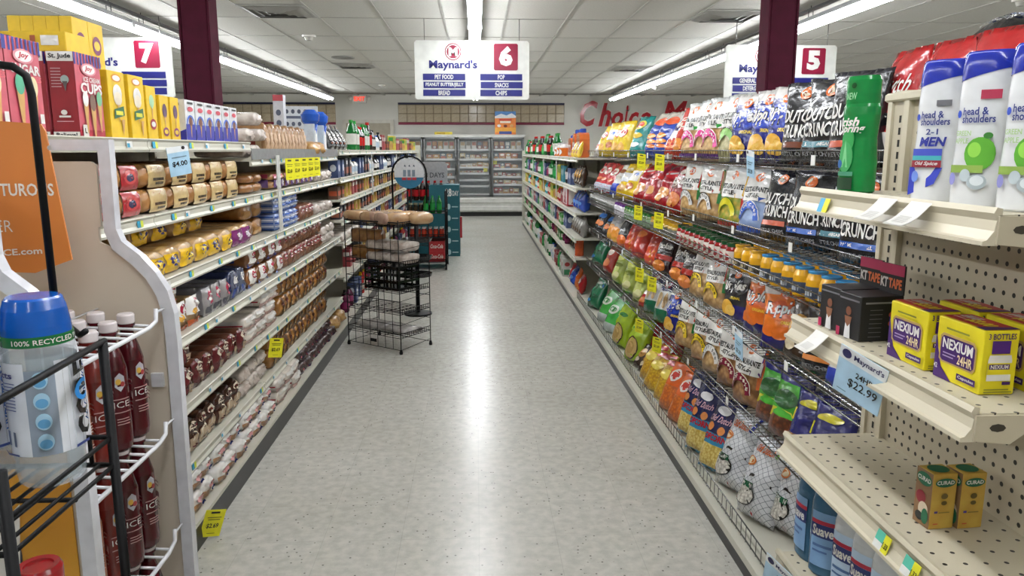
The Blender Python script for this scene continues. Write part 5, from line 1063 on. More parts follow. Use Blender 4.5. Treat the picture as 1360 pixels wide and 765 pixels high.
stk = MB().box(-.001, -.004, -.016, 0, .02, .016, mat('#57b8a0')).box(-.001, -.022, -.016, 0, -.004, .016, mat('#e3de2a')).box(-.0013, -.004, -.016, -.0009, .02, -.002, mat('#e8e8e4')).art([('t', '1.33', .1, .3, .9, .6, BK)], lambda u, v, o: (-.0012 - o, -.004 - .018 * u, -.016 + .032 * v)).mesh('sticker')
stk2 = MB().box(-.001, .0, -.014, 0, .02, .014, mat('#4fa8d0')).box(-.001, -.02, -.014, 0, .0, .014, mat('#e3de2a')).mesh('sticker')
for y, z_, me, lab in ((1.47, HZ[0], stk2, 'small blue and yellow price sticker under the green body wash'), (1.16, HZ[2], stk, 'green and yellow price sticker on the perforated shelf edge, further from the bandages'), (1.075, HZ[2], stk, 'green and yellow price sticker on the perforated shelf edge below the bandages')):
    obj('price_sticker', me, None, (lipx - .0125, y, z_ - .022), (0, R(18), 0), lab, 'price tag')
# green body wash
gm, gd = mat('#12803a', 'gloss', '#0f7033'), mat('#0a4a20', 'gloss')
def ell(cx, z0, z1, rx, ry): return lambda u, v, o: ((rx + o) * math.cos(R(-180 + 180 * u)), (ry + o) * math.sin(R(-180 + 180 * u)), z0 + (z1 - z0) * v)
gb = thing('body_wash_bottle', 'green body wash bottle standing on the top beige shelf', 'bottle', (.775, 1.515, HZ[0] + .0006), RIGHT + .5); gb.scale = (1.15, 1.15, 1)
b_ = MB().lathe([(.03, 0), (.034, .004), (.0345, .06), (.031, .11), (.034, .155), (.033, .17), (.031, .176)], gm, 24, 0, 0, 1.0, .62)
b_.art([('e', .42, .62, .12, .14, '#2a9a4a'), ('t', 'Irish', .22, .78, .6, .88, WH, {'s': .3, 'b': .03}), ('t', 'Spring', .24, .68, .7, .8, WH, {'s': .3, 'b': .03}), ('e', .4, .42, .14, .18, '#3fa05a'), ('p', [(.34, .3), (.4, .62), (.46, .3)], '#7ac88a'), ('r', .26, .2, .56, .25, '#3f8a6a'), ('r', .26, .04, .56, .18, '#0a3a1c'), ('e', .3, .34, .06, .05, '#1c5a9a')], ell(0, .0, .17, .0345, .0214), .0012)
obj('body', b_, gb)
obj('cap', MB().lathe([(.031, .176), (.0315, .18), (.0315, .222), (.029, .23), (0, .23)], gm, 24, 0, 0, 1, .62).art([('e', .45, .7, .05, .12, gd), ('t', 'NEW', .3, .1, .52, .4, mat('#8ad09a'))], ell(0, .18, .225, .0317, .0196)), gb)
# shampoo bottles
def shampoo(label, x, y, rz, art, capm):
    t = thing('shampoo_bottle', label, 'bottle', (x, y, HZ[0] + .0006), rz)
    wm = mat('#dfe1e2', 'gloss')
    mb = MB().lathe([(.034, 0), (.038, .003), (.0385, .02), (.0385, .06), (.0365, .11), (.0375, .16), (.0362, .19), (.0355, .202), (.03, .208)], wm, 28, 0, 0, 1, .58)
    mb.art(art, ell(0, .0, .19, .0386, .0224), .0014)
    obj('body', mb, t)
    # tilted blue cap
    cp = MB(); n = 28
    def ring(r, z_, tilt): return [(r * math.cos(2 * PI * k / n), .58 * r * math.sin(2 * PI * k / n), z_ + tilt * math.cos(2 * PI * k / n)) for k in range(n)]
    rs = [ring(.0374, .196, .009), ring(.0372, .212, .004), ring(.035, .226, 0), ring(.032, .23, 0)]
    V = sum(rs, []); Fc = [(a * n + k, a * n + (k + 1) % n, (a + 1) * n + (k + 1) % n, (a + 1) * n + k) for a in range(3) for k in range(n)] + [tuple(range(3 * n, 4 * n))]
    cp.add(V, Fc, capm, True); obj('cap', cp, t)
nb = mat('#1f2f9c', 'gloss')
hs = [('t', 'head &', .3, .72, .6, .78, mat('#1f2f7c')), ('t', 'shoulders', .3, .66, .68, .72, mat('#1f2f7c')), ('e', .24, .73, .04, .03, mat('#2a4ab8'))]
apple = hs + [('r', .5, .84, .72, .91, mat('#b02a4a')), ('e', .55, .42, .17, .13, mat('#5aa82a')), ('e', .49, .45, .07, .06, mat('#8fd04a')), ('e', .62, .56, .05, .025, mat('#2f7a24')), ('t', 'GREEN', .24, .56, .44, .6, mat('#a8c88a')), ('t', 'APPLE', .24, .5, .42, .54, mat('#a8c88a')), ('r', .2, .27, .6, .33, mat('#8aa84a')), ('e', .42, .25, .06, .05, mat('#b8c4c8')), ('e', .55, .2, .1, .06, mat('#a8b4b8')), ('e', .55, .21, .07, .04, mat('#d8e0e2')), ('e', .26, .22, .05, .05, mat('#8a8ac8'))]
men = hs + [('r', .5, .82, .68, .87, mat('#6a6a6e')), ('t', '2-1', .4, .58, .55, .63, mat('#1f2f7c')), ('t', 'MEN', .32, .48, .66, .56, mat('#1f2a8c'), {'b': .04, 's': .2}), ('r', .2, .4, .62, .46, mat('#3a4ab0')), ('r', .2, .36, .62, .4, mat('#3fa8b0')), ('r', .2, .3, .62, .36, mat('#8e1c2c')), ('t', 'Old Spice', .28, .31, .58, .35, WH, {'s': .3}), ('p', [(.14, .05), (.56, .16), (.64, .3), (.14, .3)], mat('#2a3ab0')), ('e', .3, .22, .06, .05, mat('#6a8ad8'))]
shampoo('white and blue two in one shampoo bottle for men beside the green body wash', .772, 1.243, RIGHT + .62, men, nb)
shampoo('white shampoo bottle with a green apple print beside the mens shampoo', .768, 1.128, RIGHT + .62, apple, nb)
shampoo('white shampoo bottle with a green apple print standing behind its twin', .835, 1.105, RIGHT + .62, apple, nb)
shampoo('white shampoo bottle with a green apple print, third in line on the shelf', .775, 1.03, RIGHT + .62, apple, nb)
# stomach pill boxes
yb, pu = mat('#e2d21c'), mat('#3f1566')
nx_f = [('p', [(0, 0), (.42, 0), (.16, .2), (.06, .5), (0, .75)], pu), ('e', .2, .1, .0, .0, pu)][:1] + [('p', [(.1, .32), (.16, .28), (.84, .28), (.9, .34), (.9, .68), (.84, .76), (.16, .76), (.1, .7)], mat('#b89a5a')), ('p', [(.13, .35), (.18, .31), (.82, .31), (.87, .36), (.87, .66), (.82, .72), (.18, .72), (.13, .67)], pu), ('t', 'NEXIUM', .17, .52, .83, .69, WH, {'b': .03}), ('t', '24HR', .52, .34, .84, .49, mat('#e3cfa0'), {'b': .02}), ('r', .2, .44, .48, .46, '#a08ab8'), ('r', .2, .39, .44, .41, '#a08ab8'), ('r', .55, .1, .95, .2, pu), ('t', 'Capsules', .58, .12, .92, .18, WH), ('r', .25, .84, .75, .87, '#8a8a2a'), ('t', '42', .04, .16, .12, .24, WH)]
nx_l = [('t', '3 BOTTLES', .12, .86, .9, .95, pu, {'b': .02}), ('r', .24, .64, .76, .84, mat('#4a1a78')), ('p', [(.2, .62), (.8, .62), (.84, .54), (.84, .22), (.16, .22), (.16, .54)], WH), ('r', .16, .32, .84, .5, yb), ('r', .2, .4, .78, .48, pu), ('t', 'NEXIUM', .24, .41, .74, .47, WH), ('r', .6, .16, .84, .21, pu), ('r', .1, .04, .9, .06, '#8a8a2a'), ('r', .1, .08, .8, .1, '#8a8a2a')]
nx_t = [('r', .0, .1, 1, 1, mat('#b3201c')), ('p', [(.8, 0), (1, 0), (1, 1), (.9, 1)], pu), ('t', 'SAVE', .08, .5, .42, .84, WH, {'b': .04, 's': .2}), ('t', '$3.00', .36, .2, .84, .66, mat('#e8d21c'), {'b': .05, 's': .2}), ('r', .08, .3, .34, .36, '#e0b0a8')]
nx = MB().cbox(-.054, -.028, 0, .054, .028, .1, yb, .0012).art(nx_f, flat(-.054, 0, .108, .1, -.028)).art(nx_l, flat(-.028, 0, .056, .1, .054, 'r')).art(nx_t, flat(-.054, -.028, .108, .056, .1, 't')).mesh('pill_box')
for (x, y, lab) in ((.774, 1.24, 'yellow and purple pill box beside the tape boxes'), (.782, 1.112, 'yellow and purple pill box in front showing its bottle side'), (.858, 1.235, 'yellow and purple pill box behind the first box, against the panel'), (.864, 1.118, 'yellow and purple pill box behind the front one'), (.868, 1.0, 'yellow and purple pill box by the shelf bracket, rear row')):
    put('pill_box', nx, lab, 'box', None, x, y, HZ[1] + .001, RIGHT + random.uniform(-.03, .03))
# kinesiology tape boxes
kb = mat('#1d1d20')
kt = MB().cbox(-.036, -.045, 0, .036, .045, .088, kb, .001).box(-.036, .042, .088, .036, .045, .145, kb)
kt.art([('r', .06, .86, .94, .9, '#6a6a6e'), ('e', .5, .62, .12, .1, mat('#7a4a34')), ('p', [(.36, .0), (.64, .0), (.6, .3), (.66, .5), (.34, .5), (.4, .3)], mat('#8a5a40')), ('p', [(.36, .0), (.64, .0), (.6, .34), (.5, .26), (.4, .34)], mat('#e0e0e2')), ('r', 0, 0, .16, .2, mat('#b02a54'))], flat(-.036, 0, .072, .088, -.045))
kt.art([('r', .1, .84, .9, .88, '#8a8a8e')] + [('r', .2, .1 + .1 * k, .5, .115 + .1 * k, '#6a6a6e') for k in range(7)] + [('e', .7, .4 + .2 * k, .06, .06, mat('#b8502a')) for k in range(2)], flat(-.045, 0, .09, .088, .036, 'r'))
kt.art([('r', 0, .62, 1, 1, mat('#b02a54')), ('t', 'KT', .06, .14, .36, .5, WH, {'b': .04}), ('t', 'TAPE', .4, .14, .94, .5, mat('#e0703a'), {'b': .04})], flat(-.036, .09, .072, .055, .042))
kt.art([('t', 'KT', .06, .14, .36, .5, WH, {'b': .04}), ('t', 'TAPE', .4, .14, .94, .5, mat('#e0703a'), {'b': .04})], flat(-.036, .09, .072, .055, .0418))
ktm = kt.mesh('tape_box')
for y, lab in ((1.5, 'black tape box with header card next to the wire shelves'), (1.42, 'black tape box with header card on the side of the pill boxes')):
    put('tape_box', ktm, lab, 'box', None, .775, y, HZ[1] + .001, RIGHT + .12)
# bandage boxes
cu = mat('#c8a84a', 'paper', '#b8903a'); ce = mat('#1f6a4a')
cb = MB().cbox(-.02, -.0225, 0, .02, .0225, .1, cu, .001)
ca = [('e', .5, .84, .42, .08, ce), ('t', 'CURAD', .14, .81, .86, .88, WH, {'b': .03}), ('e', .5, .6, .14, .05, '#6a5a2a'), ('e', .5, .48, .12, .04, '#6a5a2a'), ('r', .12, .3, .26, .34, '#4a3a8a'), ('r', .3, .3, .75, .32, '#8a7a3a'), ('r', .1, .1, .3, .12, '#c85a3a')]
cb.art(ca, flat(-.0225, 0, .045, .1, .02, 'r')).art([('r', 0, 0, 1, 1, mat('#8a6a4a')), ('e', .5, .84, .46, .12, ce), ('t', 'CURAD', .1, .8, .9, .88, WH, {'b': .03}), ('e', .4, .5, .3, .12, mat('#8a2a34')), ('e', .6, .3, .3, .14, mat('#d8c8b0')), ('e', .4, .16, .24, .08, mat('#2a2a2a')), ('e', .75, .2, .2, .14, ce)], flat(-.02, 0, .04, .1, -.0225)).art([('e', .5, .5, .4, .4, ce)], flat(-.02, -.0225, .04, .045, .1, 't'))
cbm = cb.mesh('bandage_box')
for x, y, lab in ((.787, 1.178, 'yellow bandage box with green oval badge, aisle side'), (.838, 1.178, 'yellow bandage box with green oval badge, panel side')):
    put('bandage_box', cbm, lab, 'box', None, x, y, HZ[2] + .001, RIGHT + .1)
# lotion bottles on the lowest visible beige shelf
def lotion(label, x, y, body, capm, rz):
    t = thing('lotion_bottle', label, 'bottle', (x, y, HZ[3] + .0005), rz); t.scale = (1.1, 1.1, 1.12)
    mb = MB().lathe([(.034, 0), (.039, .006), (.04, .1), (.039, .15), (.034, .172), (.016, .183)], mat(body, 'gloss'), 24, 0, 0, 1, .62)
    mb.art([('r', .2, .08, .62, .9, mat('#b8cfe6' if body != '#35607e' else '#7aa0c8')), ('r', .2, .72, .62, .78, mat('#b0203a')), ('r', .2, .52, .62, .72, mat('#22306e')), ('t', 'Suave', .24, .55, .58, .7, WH, {'b': .03}), ('r', .26, .38, .56, .42, mat('#4a6a9a')), ('r', .26, .3, .5, .33, mat('#4a6a9a'))], ell(0, .012, .15, .0402, .025), .0012)
    obj('body', mb, t); obj('cap', MB().lathe([(.02, .18), (.02, .2), (.018, .203), (0, .203)], mat(capm, 'gloss'), 18, 0, 0, 1, .7), t)
lotion('blue lotion bottle at the end of the lowest beige shelf', .765, 1.575, '#35607e', '#d8d8d8', RIGHT + .2); lotion('blue lotion bottle between its twin and the white bottles', .775, 1.5, '#35607e', '#d8d8d8', RIGHT + .9)
for y, lab in ((1.4, 'white lotion bottle next to the blue bottles'), (1.325, 'white lotion bottle in the middle of the white ones'), (1.25, 'white lotion bottle below the price sticker')): lotion(lab, .775, y, '#c8ccce', '#e0e0e0', RIGHT + .6)
cs = carton(.12, .1, .1, mat('#d8d4d0'), [('r', 0, .3, 1, 1, mat('#a02c34')), ('t', 'OLD', .3, .5, .8, .8, WH)], [], [('r', 0, 0, 1, 1, mat('#2a4a8a'))])
put('carton', cs, 'red and white carton with blue top between silver popcorn and blue lotion', 'carton', None, 1.02, 1.98, .09, RIGHT + .5)
# ================================================================ soda display rack, near left (bottles hang by the neck)
rk = thing('soda_display_rack', 'white and beige soda bottle rack with curved side frames and wire tiers', 'display rack', (0, 0, 0))
wht = mat('#d5d6dc', 'gloss'); bge = mat('#cdc2b2', 'paint', '#c6bbab', 3)
outer = [(-.742, 1.522), (-.744, 1.34), (-.735, 1.315), (-.70, 1.285), (-.672, 1.25), (-.65, 1.21), (-.64, 1.16), (-.638, 1.1), (-.642, .5), (-.645, .02)]
inner = [(-.668, .02), (-.666, .5), (-.662, 1.1), (-.664, 1.155), (-.674, 1.2), (-.692, 1.236), (-.718, 1.266), (-.755, 1.298), (-.768, 1.335), (-.766, 1.5), (-1.05, 1.5), (-1.05, 1.522)]
for y in (1.2, 1.6):
    f = obj('side_frame', MB().prism(outer + inner, y - .012, y + .012, 'y', wht), rk)
    pan = [(-.785, 1.478), (-.775, 1.47), (-.777, 1.345), (-.783, 1.343), (-.783, 1.312), (-.74, 1.292), (-.71, 1.262), (-.688, 1.23), (-.672, 1.19), (-.668, 1.15), (-.67, .05), (-1.04, .05), (-1.04, 1.478)]
    obj('side_panel', MB().prism(pan, y - .004, y + .004, 'y', bge), f)
fr = MB().box(-.99, 1.193, .1, -.672, 1.1955, 1.02, mat('#c8921c', 'paint', '#b5781a', 3))
fr.art([('e', .62, .8, .1, .1, '#2a2a2a'), ('p', [(.5, .6), (.68, .7), (.74, .9), (.6, .85)], mat('#d8d4cc')), ('p', [(.56, .55), (.62, .55), (.7, .8), (.64, .8)], BK)], flat(-.99, .1, .318, .92, 1.193))
obj('side_graphic', fr, rk)
obj('back_board', MB().box(-1.06, 1.19, .02, -1.05, 1.61, 1.5, bge), rk)
wtub = mat('#dfe0e4', 'gloss')
TZ = [1.15, .905, .66, .41]
for z_ in TZ:
    tr = MB(); zz = lambda x: z_ + (x + .66) * -.05
    tr.rod([(-.657, 1.215, z_), (-.657, 1.50, z_), (-.661, 1.545, z_ + .004), (-.661, 1.55, z_ + .03)], .0045, wtub, 8)
    tr.rod([(-.661, 1.55, z_ + .022), (-.661, 1.6, z_ + .022)], .0025, wtub); tr.rod([(-1.03, 1.22, zz(-1.03)), (-1.03, 1.58, zz(-1.03))], .004, wtub)
    tr.rod([(-.80, 1.215, z_ + .022), (-.80, 1.595, z_ + .022)], .002, wtub)
    for k in range(8):
        y = 1.5 - (k // 2) * .074 + (.0165 if k % 2 else -.0165)
        tr.rod([(-.659, y, z_ + .001), (-.69, y, z_ + .003), (-1.03, y, zz(-1.03))], .003, wtub)
    obj('wire_tier', tr, rk)
obj('wall_clip', MB().box(-.70, 1.588, 1.0, -.675, 1.596, 1.03, mat('#c8c8cc', 'gloss')), rk)
sg = MB().prism([(-.965, 1.278), (-.835, 1.272), (-.765, 1.297), (-.788, 1.535), (-.795, 1.548), (-1.0, 1.562)], 1.448, 1.452, 'y', mat('#cc7c3a', 'paint', '#c47534', 3))
sg.art([('t', 'ADVENTUROUS', .15, .5, .92, .58, WH, {'b': .02}), ('t', 'WATER', .15, .27, .57, .345, WH, {'b': -.01}), ('t', 'sparklingICE.com', .1, .1, .78, .155, WH, {'k': .03})], flat(-1.0, 1.272, .235, .29, 1.448))
obj('orange_sign', sg, rk); obj('rivet', MB().lathe([(.0, -.004), (.004, -.002), (.005, 0)], mat('#d8d8d8', 'metal'), 8), rk, (-.783, 1.4475, 1.505), (R(90), 0, 0))
# hanging bottles
def ice(col, lab):
    bm = mat(col, 'gloss', None, 6); lm = mat(lab, 'gloss')
    mb = MB().lathe([(.0, -.235), (.016, -.236), (.024, -.228), (.0265, -.215), (.0265, -.19), (.026, -.07), (.02, -.045), (.0125, -.022), (.0125, -.004), (.016, -.003), (.016, .002)], bm, 18)
    tm = mat('#a8807e')
    mb.art([('p', [(.41, .76), (.5, .68), (.59, .76), (.58, .9), (.5, .96), (.42, .9)], mat('#a8a8b0')), ('e', .47, .83, .045, .045, mat('#c8a03a')), ('e', .54, .79, .04, .04, mat('#902a2a')), ('t', 'ICE', .37, .44, .63, .53, WH, {'b': -.01}), ('r', .36, .56, .64, .575, tm), ('r', .36, .36, .64, .375, tm), ('r', .4, .26, .6, .275, tm), ('r', .4, .22, .62, .235, tm), ('r', .4, .18, .6, .195, tm), ('r', .72, .3, .96, .32, tm), ('r', .72, .36, .94, .38, tm), ('r', .72, .42, .96, .44, tm), ('r', .72, .5, .9, .6, tm), ('r', .72, .7, .96, .72, tm), ('r', .72, .76, .92, .78, tm)], cyl_fn(.0265, -.2, -.07, -90, 230), .0006)
    return mb.mesh('bottle'), MB().lathe([(.0155, .002), (.0165, .004), (.0165, .018), (.0145, .021), (0, .021)], mat('#d4cccc', 'gloss'), 14).mesh('cap')
flav = [ice('#480c14', '#6a1c24'), ice('#6a1e18', '#8a2a20'), ice('#8a4a2c', '#9a5a34')]
k = 0
for ti, z_ in enumerate(TZ[:3]):
    for row in range(4):
        y = 1.5 - row * .074
        for q in range(3):
            x = -.70 - q * .058; bme, cme = flav[0 if row < 2 else 1 if row == 2 else 2]
            zb = z_ + (x + .66) * -.05 + .008
            t = thing('soda_bottle', '%s soda bottle with white cap hanging in the %s wire tier' % (('dark red', 'dark red', 'red', 'amber')[row], ('upper', 'middle', 'lower')[ti]), 'bottle', (x, y, zb), LEFT - .5 + random.uniform(-.2, .2), '%s soda bottles %s tier' % (('dark red', 'dark red', 'red', 'amber')[row], ('upper', 'middle', 'lower')[ti]))
            obj('bottle_body', bme, t); obj('cap', cme, t)
# ================================================================ black wire rack with water bottles, near left
bl = mat('#08080a', 'wire')
wr = thing('black_water_rack', 'black wire rack holding large blue capped water bottles', 'display rack', (0, 0, 0))
X_f, Y_f, Y_n = -.5, 1.0, .765
obj('header_arch', MB().rod([(-.556, 1.0, 1.27), (-.556, 1.0, 1.57), (-.56, 1.0, 1.592), (-.575, 1.0, 1.603), (-.60, 1.0, 1.606), (-.86, 1.0, 1.606), (-.885, 1.0, 1.595), (-.89, 1.0, 1.57), (-.89, 1.0, .0)], .005, bl, 8), wr)
obj('post', MB().rod([(X_f, Y_f, 0), (X_f, Y_f, 1.248)], .0066, bl, 8), wr); obj('post', MB().rod([(X_f, Y_n, 0), (X_f, Y_n, 1.17)], .0066, bl, 8), wr); obj('post', MB().rod([(-.89, Y_n, 0), (-.89, Y_n, 1.25)], .0066, bl, 8), wr)
obj('guard_rail', MB().rod([(-.556, 1.0, 1.275), (-.54, 1.0, 1.27), (-.52, .985, 1.262), (-.507, .975, 1.27)], .004, bl, 8).rod([(X_f, Y_f + .006, 1.249), (X_f, .6, 1.238)], .0045, bl, 8), wr)
for zt_, nm in ((1.075, 'bottle_basket'), (.76, 'bottle_basket')):
    bk_ = MB()
    for dz in (.0, .04): bk_.rod([(X_f, Y_n, zt_ + dz), (X_f, Y_f, zt_ + dz), (-.88, Y_f, zt_ + dz), (-.88, Y_n, zt_ + dz)], .0038, bl, 8, True)
    for i in range(15): x = X_f - .02 - i * .025; bk_.rod([(x, Y_n, zt_), (x, Y_f, zt_)], .0026, bl, 6)
    for y in (Y_n, Y_f):
        for x in (-.53, -.66, -.78): bk_.rod([(x, y, zt_), (x, y, zt_ + .04)], .003, bl, 6)
    bk_.rod([(X_f, .9, zt_ - .003), (-.88, .9, zt_ - .003)], .003, bl, 6)
    obj(nm, bk_, wr)
wb = clear_mat('#d6e2ea', .32); wl = mat('#dfe3ea', 'gloss'); bc = mat('#0f52a8', 'gloss'); gs = mat('#1d6a38', 'gloss')
def water(label, x, y, rz, group=None):
    t = thing('water_bottle', label, 'bottle', (x, y, 1.0785), rz, group)
    r_ = .0415
    prof = [(.02, .008), (.034, .0), (.038, .004), (.0405, .02), (.0395, .032), (r_, .04), (r_, .175), (.0405, .185), (.038, .2)]
    mb = MB().lathe(prof, wb, 30)
    obj('bottle_body', mb, t)
    obj('water_fill', MB().lathe([(.0, .009), (.034, .006), (.0385, .022), (.0395, .04), (.0395, .17), (0, .17)], clear_mat('#c4d4dc', .28), 20), t)
    lb = MB(); S = cyl_fn(r_ + .0004, .045, .165, -90, 330)
    lb.sheet(S, 10, 3, wl, True, False, (0, 0, .3, 1)); lb.sheet(S, 10, 3, wl, True, False, (.44, 0, 1, 1)); lb.sheet(S, 4, 3, mat('#8d99a8', 'gloss'), True, False, (.3, 0, .44, .92))
    tx = mat('#3a4a8a')
    lb.art([('r', .14, .1, .22, .26, mat('#5a6a8a')), ('t', 'facts', .1, .84, .24, .91, mat('#3a3a7a'), {'b': .03})] + [('r', .1, .78 - .035 * k_, .25, .79 - .035 * k_, tx) for k_ in range(9)] + [('e', .37, .82 - .22 * k_, .035, .09, mat('#a8cfe6')) for k_ in range(4)] + [('e', .37, .8 - .22 * k_, .026, .05, mat('#5a9ac8')) for k_ in range(4)]
           + [('t', 'CORE', .52, .12, .66, .94, BK, {'b': .04, 'rot': 90}), ('o', .59, .62, .07, .12, .4, mat('#2a8ad8')), ('t', 'HYDRATION', .68, .2, .72, .9, mat('#2a5aa8'), {'rot': 90}), ('r', .5, .02, .7, .05, tx), ('r', .1, .02, .25, .04, tx)], S, .0006, .0002)
    obj('wrap_label', lb, t)
    obj('safety_band', MB().lathe([(.0408, .184), (.0406, .197)], gs, 30).art([('t', '100% RECYCLED PLASTIC', .1, .25, .9, .75, WH, {'b': .01})], cyl_fn(.0408, .184, .197, -90, 200), .0005), t)
    obj('cap', MB().lathe([(.0395, .197), (.039, .207), (.036, .228), (.0325, .24), (.03, .2425), (0, .243)], bc, 30), t)
water('large water bottle with blue cap and green band beside the black post', -.557, .955, 1.2)
water('large water bottle with blue cap and green band, second in the basket', -.632, .875, 1.0)
water('large water bottle with blue cap and green band, deep in the basket', -.65, .965, .2)
# red capped juice bottles on the lower tier
jb = MB().lathe([(.0, .0), (.036, 0), (.04, .01), (.04, .13), (.03, .16), (.02, .17), (.02, .18)], mat('#2c1014', 'gloss'), 20).mesh('bottle_body')
jc = MB().lathe([(.027, .178), (.028, .182), (.028, .2), (.025, .206), (.018, .205), (.017, .202), (0, .202)], mat('#a01a20', 'gloss'), 24).mesh('cap')
for x, y, lab in ((-.545, .845, 'dark juice bottle with red cap below the water basket'), (-.575, .93, 'dark juice bottle with red cap behind the front one'), (-.64, .86, 'dark juice bottle with red cap deep in the lower basket')):
    t = thing('juice_bottle', lab, 'bottle', (x, y, .763)); obj('bottle_body', jb, t); obj('cap', jc, t)
# ================================================================ freezer case across the end of the aisle
fz = thing('freezer_case', 'three door glass front freezer case across the end of the aisle', 'freezer', (0, 17.55, 0))
al = mat('#8f9193', 'metal'); fzw = mat('#d4d4ce', 'paint'); fdk = mat('#2a2c2e', 'paint')
FX = [-1.98, -1.205, -.43, .345, 1.12]
obj('body', MB().box(-1.98, .62, .1, 1.12, .8, 1.86, mat('#b8bcbc', 'paint')).box(-1.98, .0, 1.8, 1.12, .8, 1.86, fzw).box(-2.0, .05, .1, -1.96, .8, 1.86, fzw).box(1.1, .05, .1, 1.14, .8, 1.86, fzw).box(-1.98, .1, .3, 1.12, .7, .34, fzw), fz)
obj('base_front', MB().prism([(-.03, .1), (-.06, .14), (-.06, .22), (-.02, .24), (-.02, .3), (-.05, .32), (-.05, .4), (0, .44), (.1, .44), (.1, .1)], -1.98, 1.12, 'x', fzw), fz)
obj('kick_plate', MB().box(-1.98, .0, 0, 1.12, .05, .1, kick_m), fz)
glass = clear_mat('#cfd8da', .10, .03)
for i in range(4):
    a, b = FX[i] + .012, FX[i + 1] - .012
    d = obj('door', MB().box(a, -.02, .45, a + .035, .03, 1.8, al).box(b - .035, -.02, .45, b, .03, 1.8, al).box(a, -.02, 1.76, b, .03, 1.8, al).box(a, -.02, .45, b, .03, .49, al), fz)
    obj('glass_pane', MB().box(a + .035, .0, .49, b - .035, .008, 1.76, glass), d)
    obj('handle', MB().rod([(b - .018, -.02, .95), (b - .018, -.06, .97), (b - .018, -.06, 1.33), (b - .018, -.02, 1.35)], .01, mat('#4a4c4e', 'metal'), 6), d)
    zs = [.5, .69, .83, .98, 1.12, 1.3, 1.52] if i == 2 else [.5, .72, .9, 1.08, 1.3, 1.52]
    for z_ in zs: obj('shelf', MB().box(a + .02, .1, z_ - .02, b - .02, .62, z_, mat('#c4c8c8', 'paint')).box(a + .02, .085, z_ - .025, b - .02, .1, z_ + .02, mat('#d8dada', 'paint')), fz)
    cols = ['#a8604a', '#8a3a34', '#b89a6a', '#d0ccc4', '#6a5a48', '#b07a3a', '#5a6a7a', '#a83a3a', '#c8b48a']
    for zi, z_ in enumerate(zs[:-1] if i != 2 else zs[3:-1] + zs[:0]):
        zn = [q for q in zs if q > z_ + .01] + [1.76]
        top_h = zn[0] - z_ - .05; x = a + .05
        while x < b - .16:
            w_ = random.uniform(.09, .17); h_ = top_h * random.uniform(.55, .92); c1, c2 = random.sample(cols, 2)
            me = carton(w_ - .008, h_, .2, mat(c1), [('r', .1, .1, .9, .45, mat(c2)), ('e', .5, .7, .3, .15, mat('#d8d4cc'))])
            put('frozen_carton', me, 'frozen food carton on a shelf inside the freezer case', 'carton', 'frozen food cartons', x + w_ / 2, 17.55 + .24, z_ + .001, 0)
            x += w_
    for x in seq(a + .05, b - .05, 5):
        c1, c2 = random.sample(cols, 2)
        put('frozen_carton', carton(.11, .19, .2, mat(c1), [('r', .1, .5, .9, .9, mat(c2)), ('e', .5, .3, .3, .15, mat('#d8d4cc'))]), 'frozen food carton on the uppermost freezer shelf', 'carton', 'frozen food cartons on the uppermost shelf', x, 17.79, 1.521, 0)
for x, z_, lab in ((.44, 1.27, 'small yellow sale tag inside the right freezer door'), (.22, 1.1, 'small yellow sale tag inside the middle freezer door')): put('sale_tag', st, lab, 'price tag', None, x, 17.55 + .075, z_, 0, 0, (1.6, 1, .8))
# poster standing on the freezer
po = MB().box(-.24, -.01, 0, .24, .01, .52, mat('#d87a34'))
po.art([('r', 0, .8, 1, 1, mat('#4a7ab0')), ('p', [(0, .78), (.3, .9), (.55, .82), (.8, .92), (1, .8), (1, .72), (0, .7)], mat('#d8dce0')), ('r', .2, .6, .8, .68, mat('#b83a2a')), ('r', .25, .5, .75, .58, mat('#e8e0d0')), ('r', 0, .1, 1, .3, mat('#e0a03a')), ('e', .2, .38, .09, .06, WH), ('e', .5, .37, .09, .06, mat('#6a2a1a')), ('e', .8, .38, .09, .06, mat('#c89a5a')), ('r', .2, .02, .8, .14, mat('#3a4a8a'))], flat(-.24, 0, .48, .52, -.01))
obj('poster', po, None, (.68, 17.62, 1.861), (0, 0, 0), 'orange and blue poster standing on top of the freezer case', 'poster')
obj('yellow_carton', carton(.4, .06, .2, mat('#d8c23a'), [('r', .1, .2, .6, .8, '#b89a2a')]), None, (-.75, 17.8, 1.861), (0, 0, .1), 'flat yellow carton lying on top of the freezer case', 'carton')
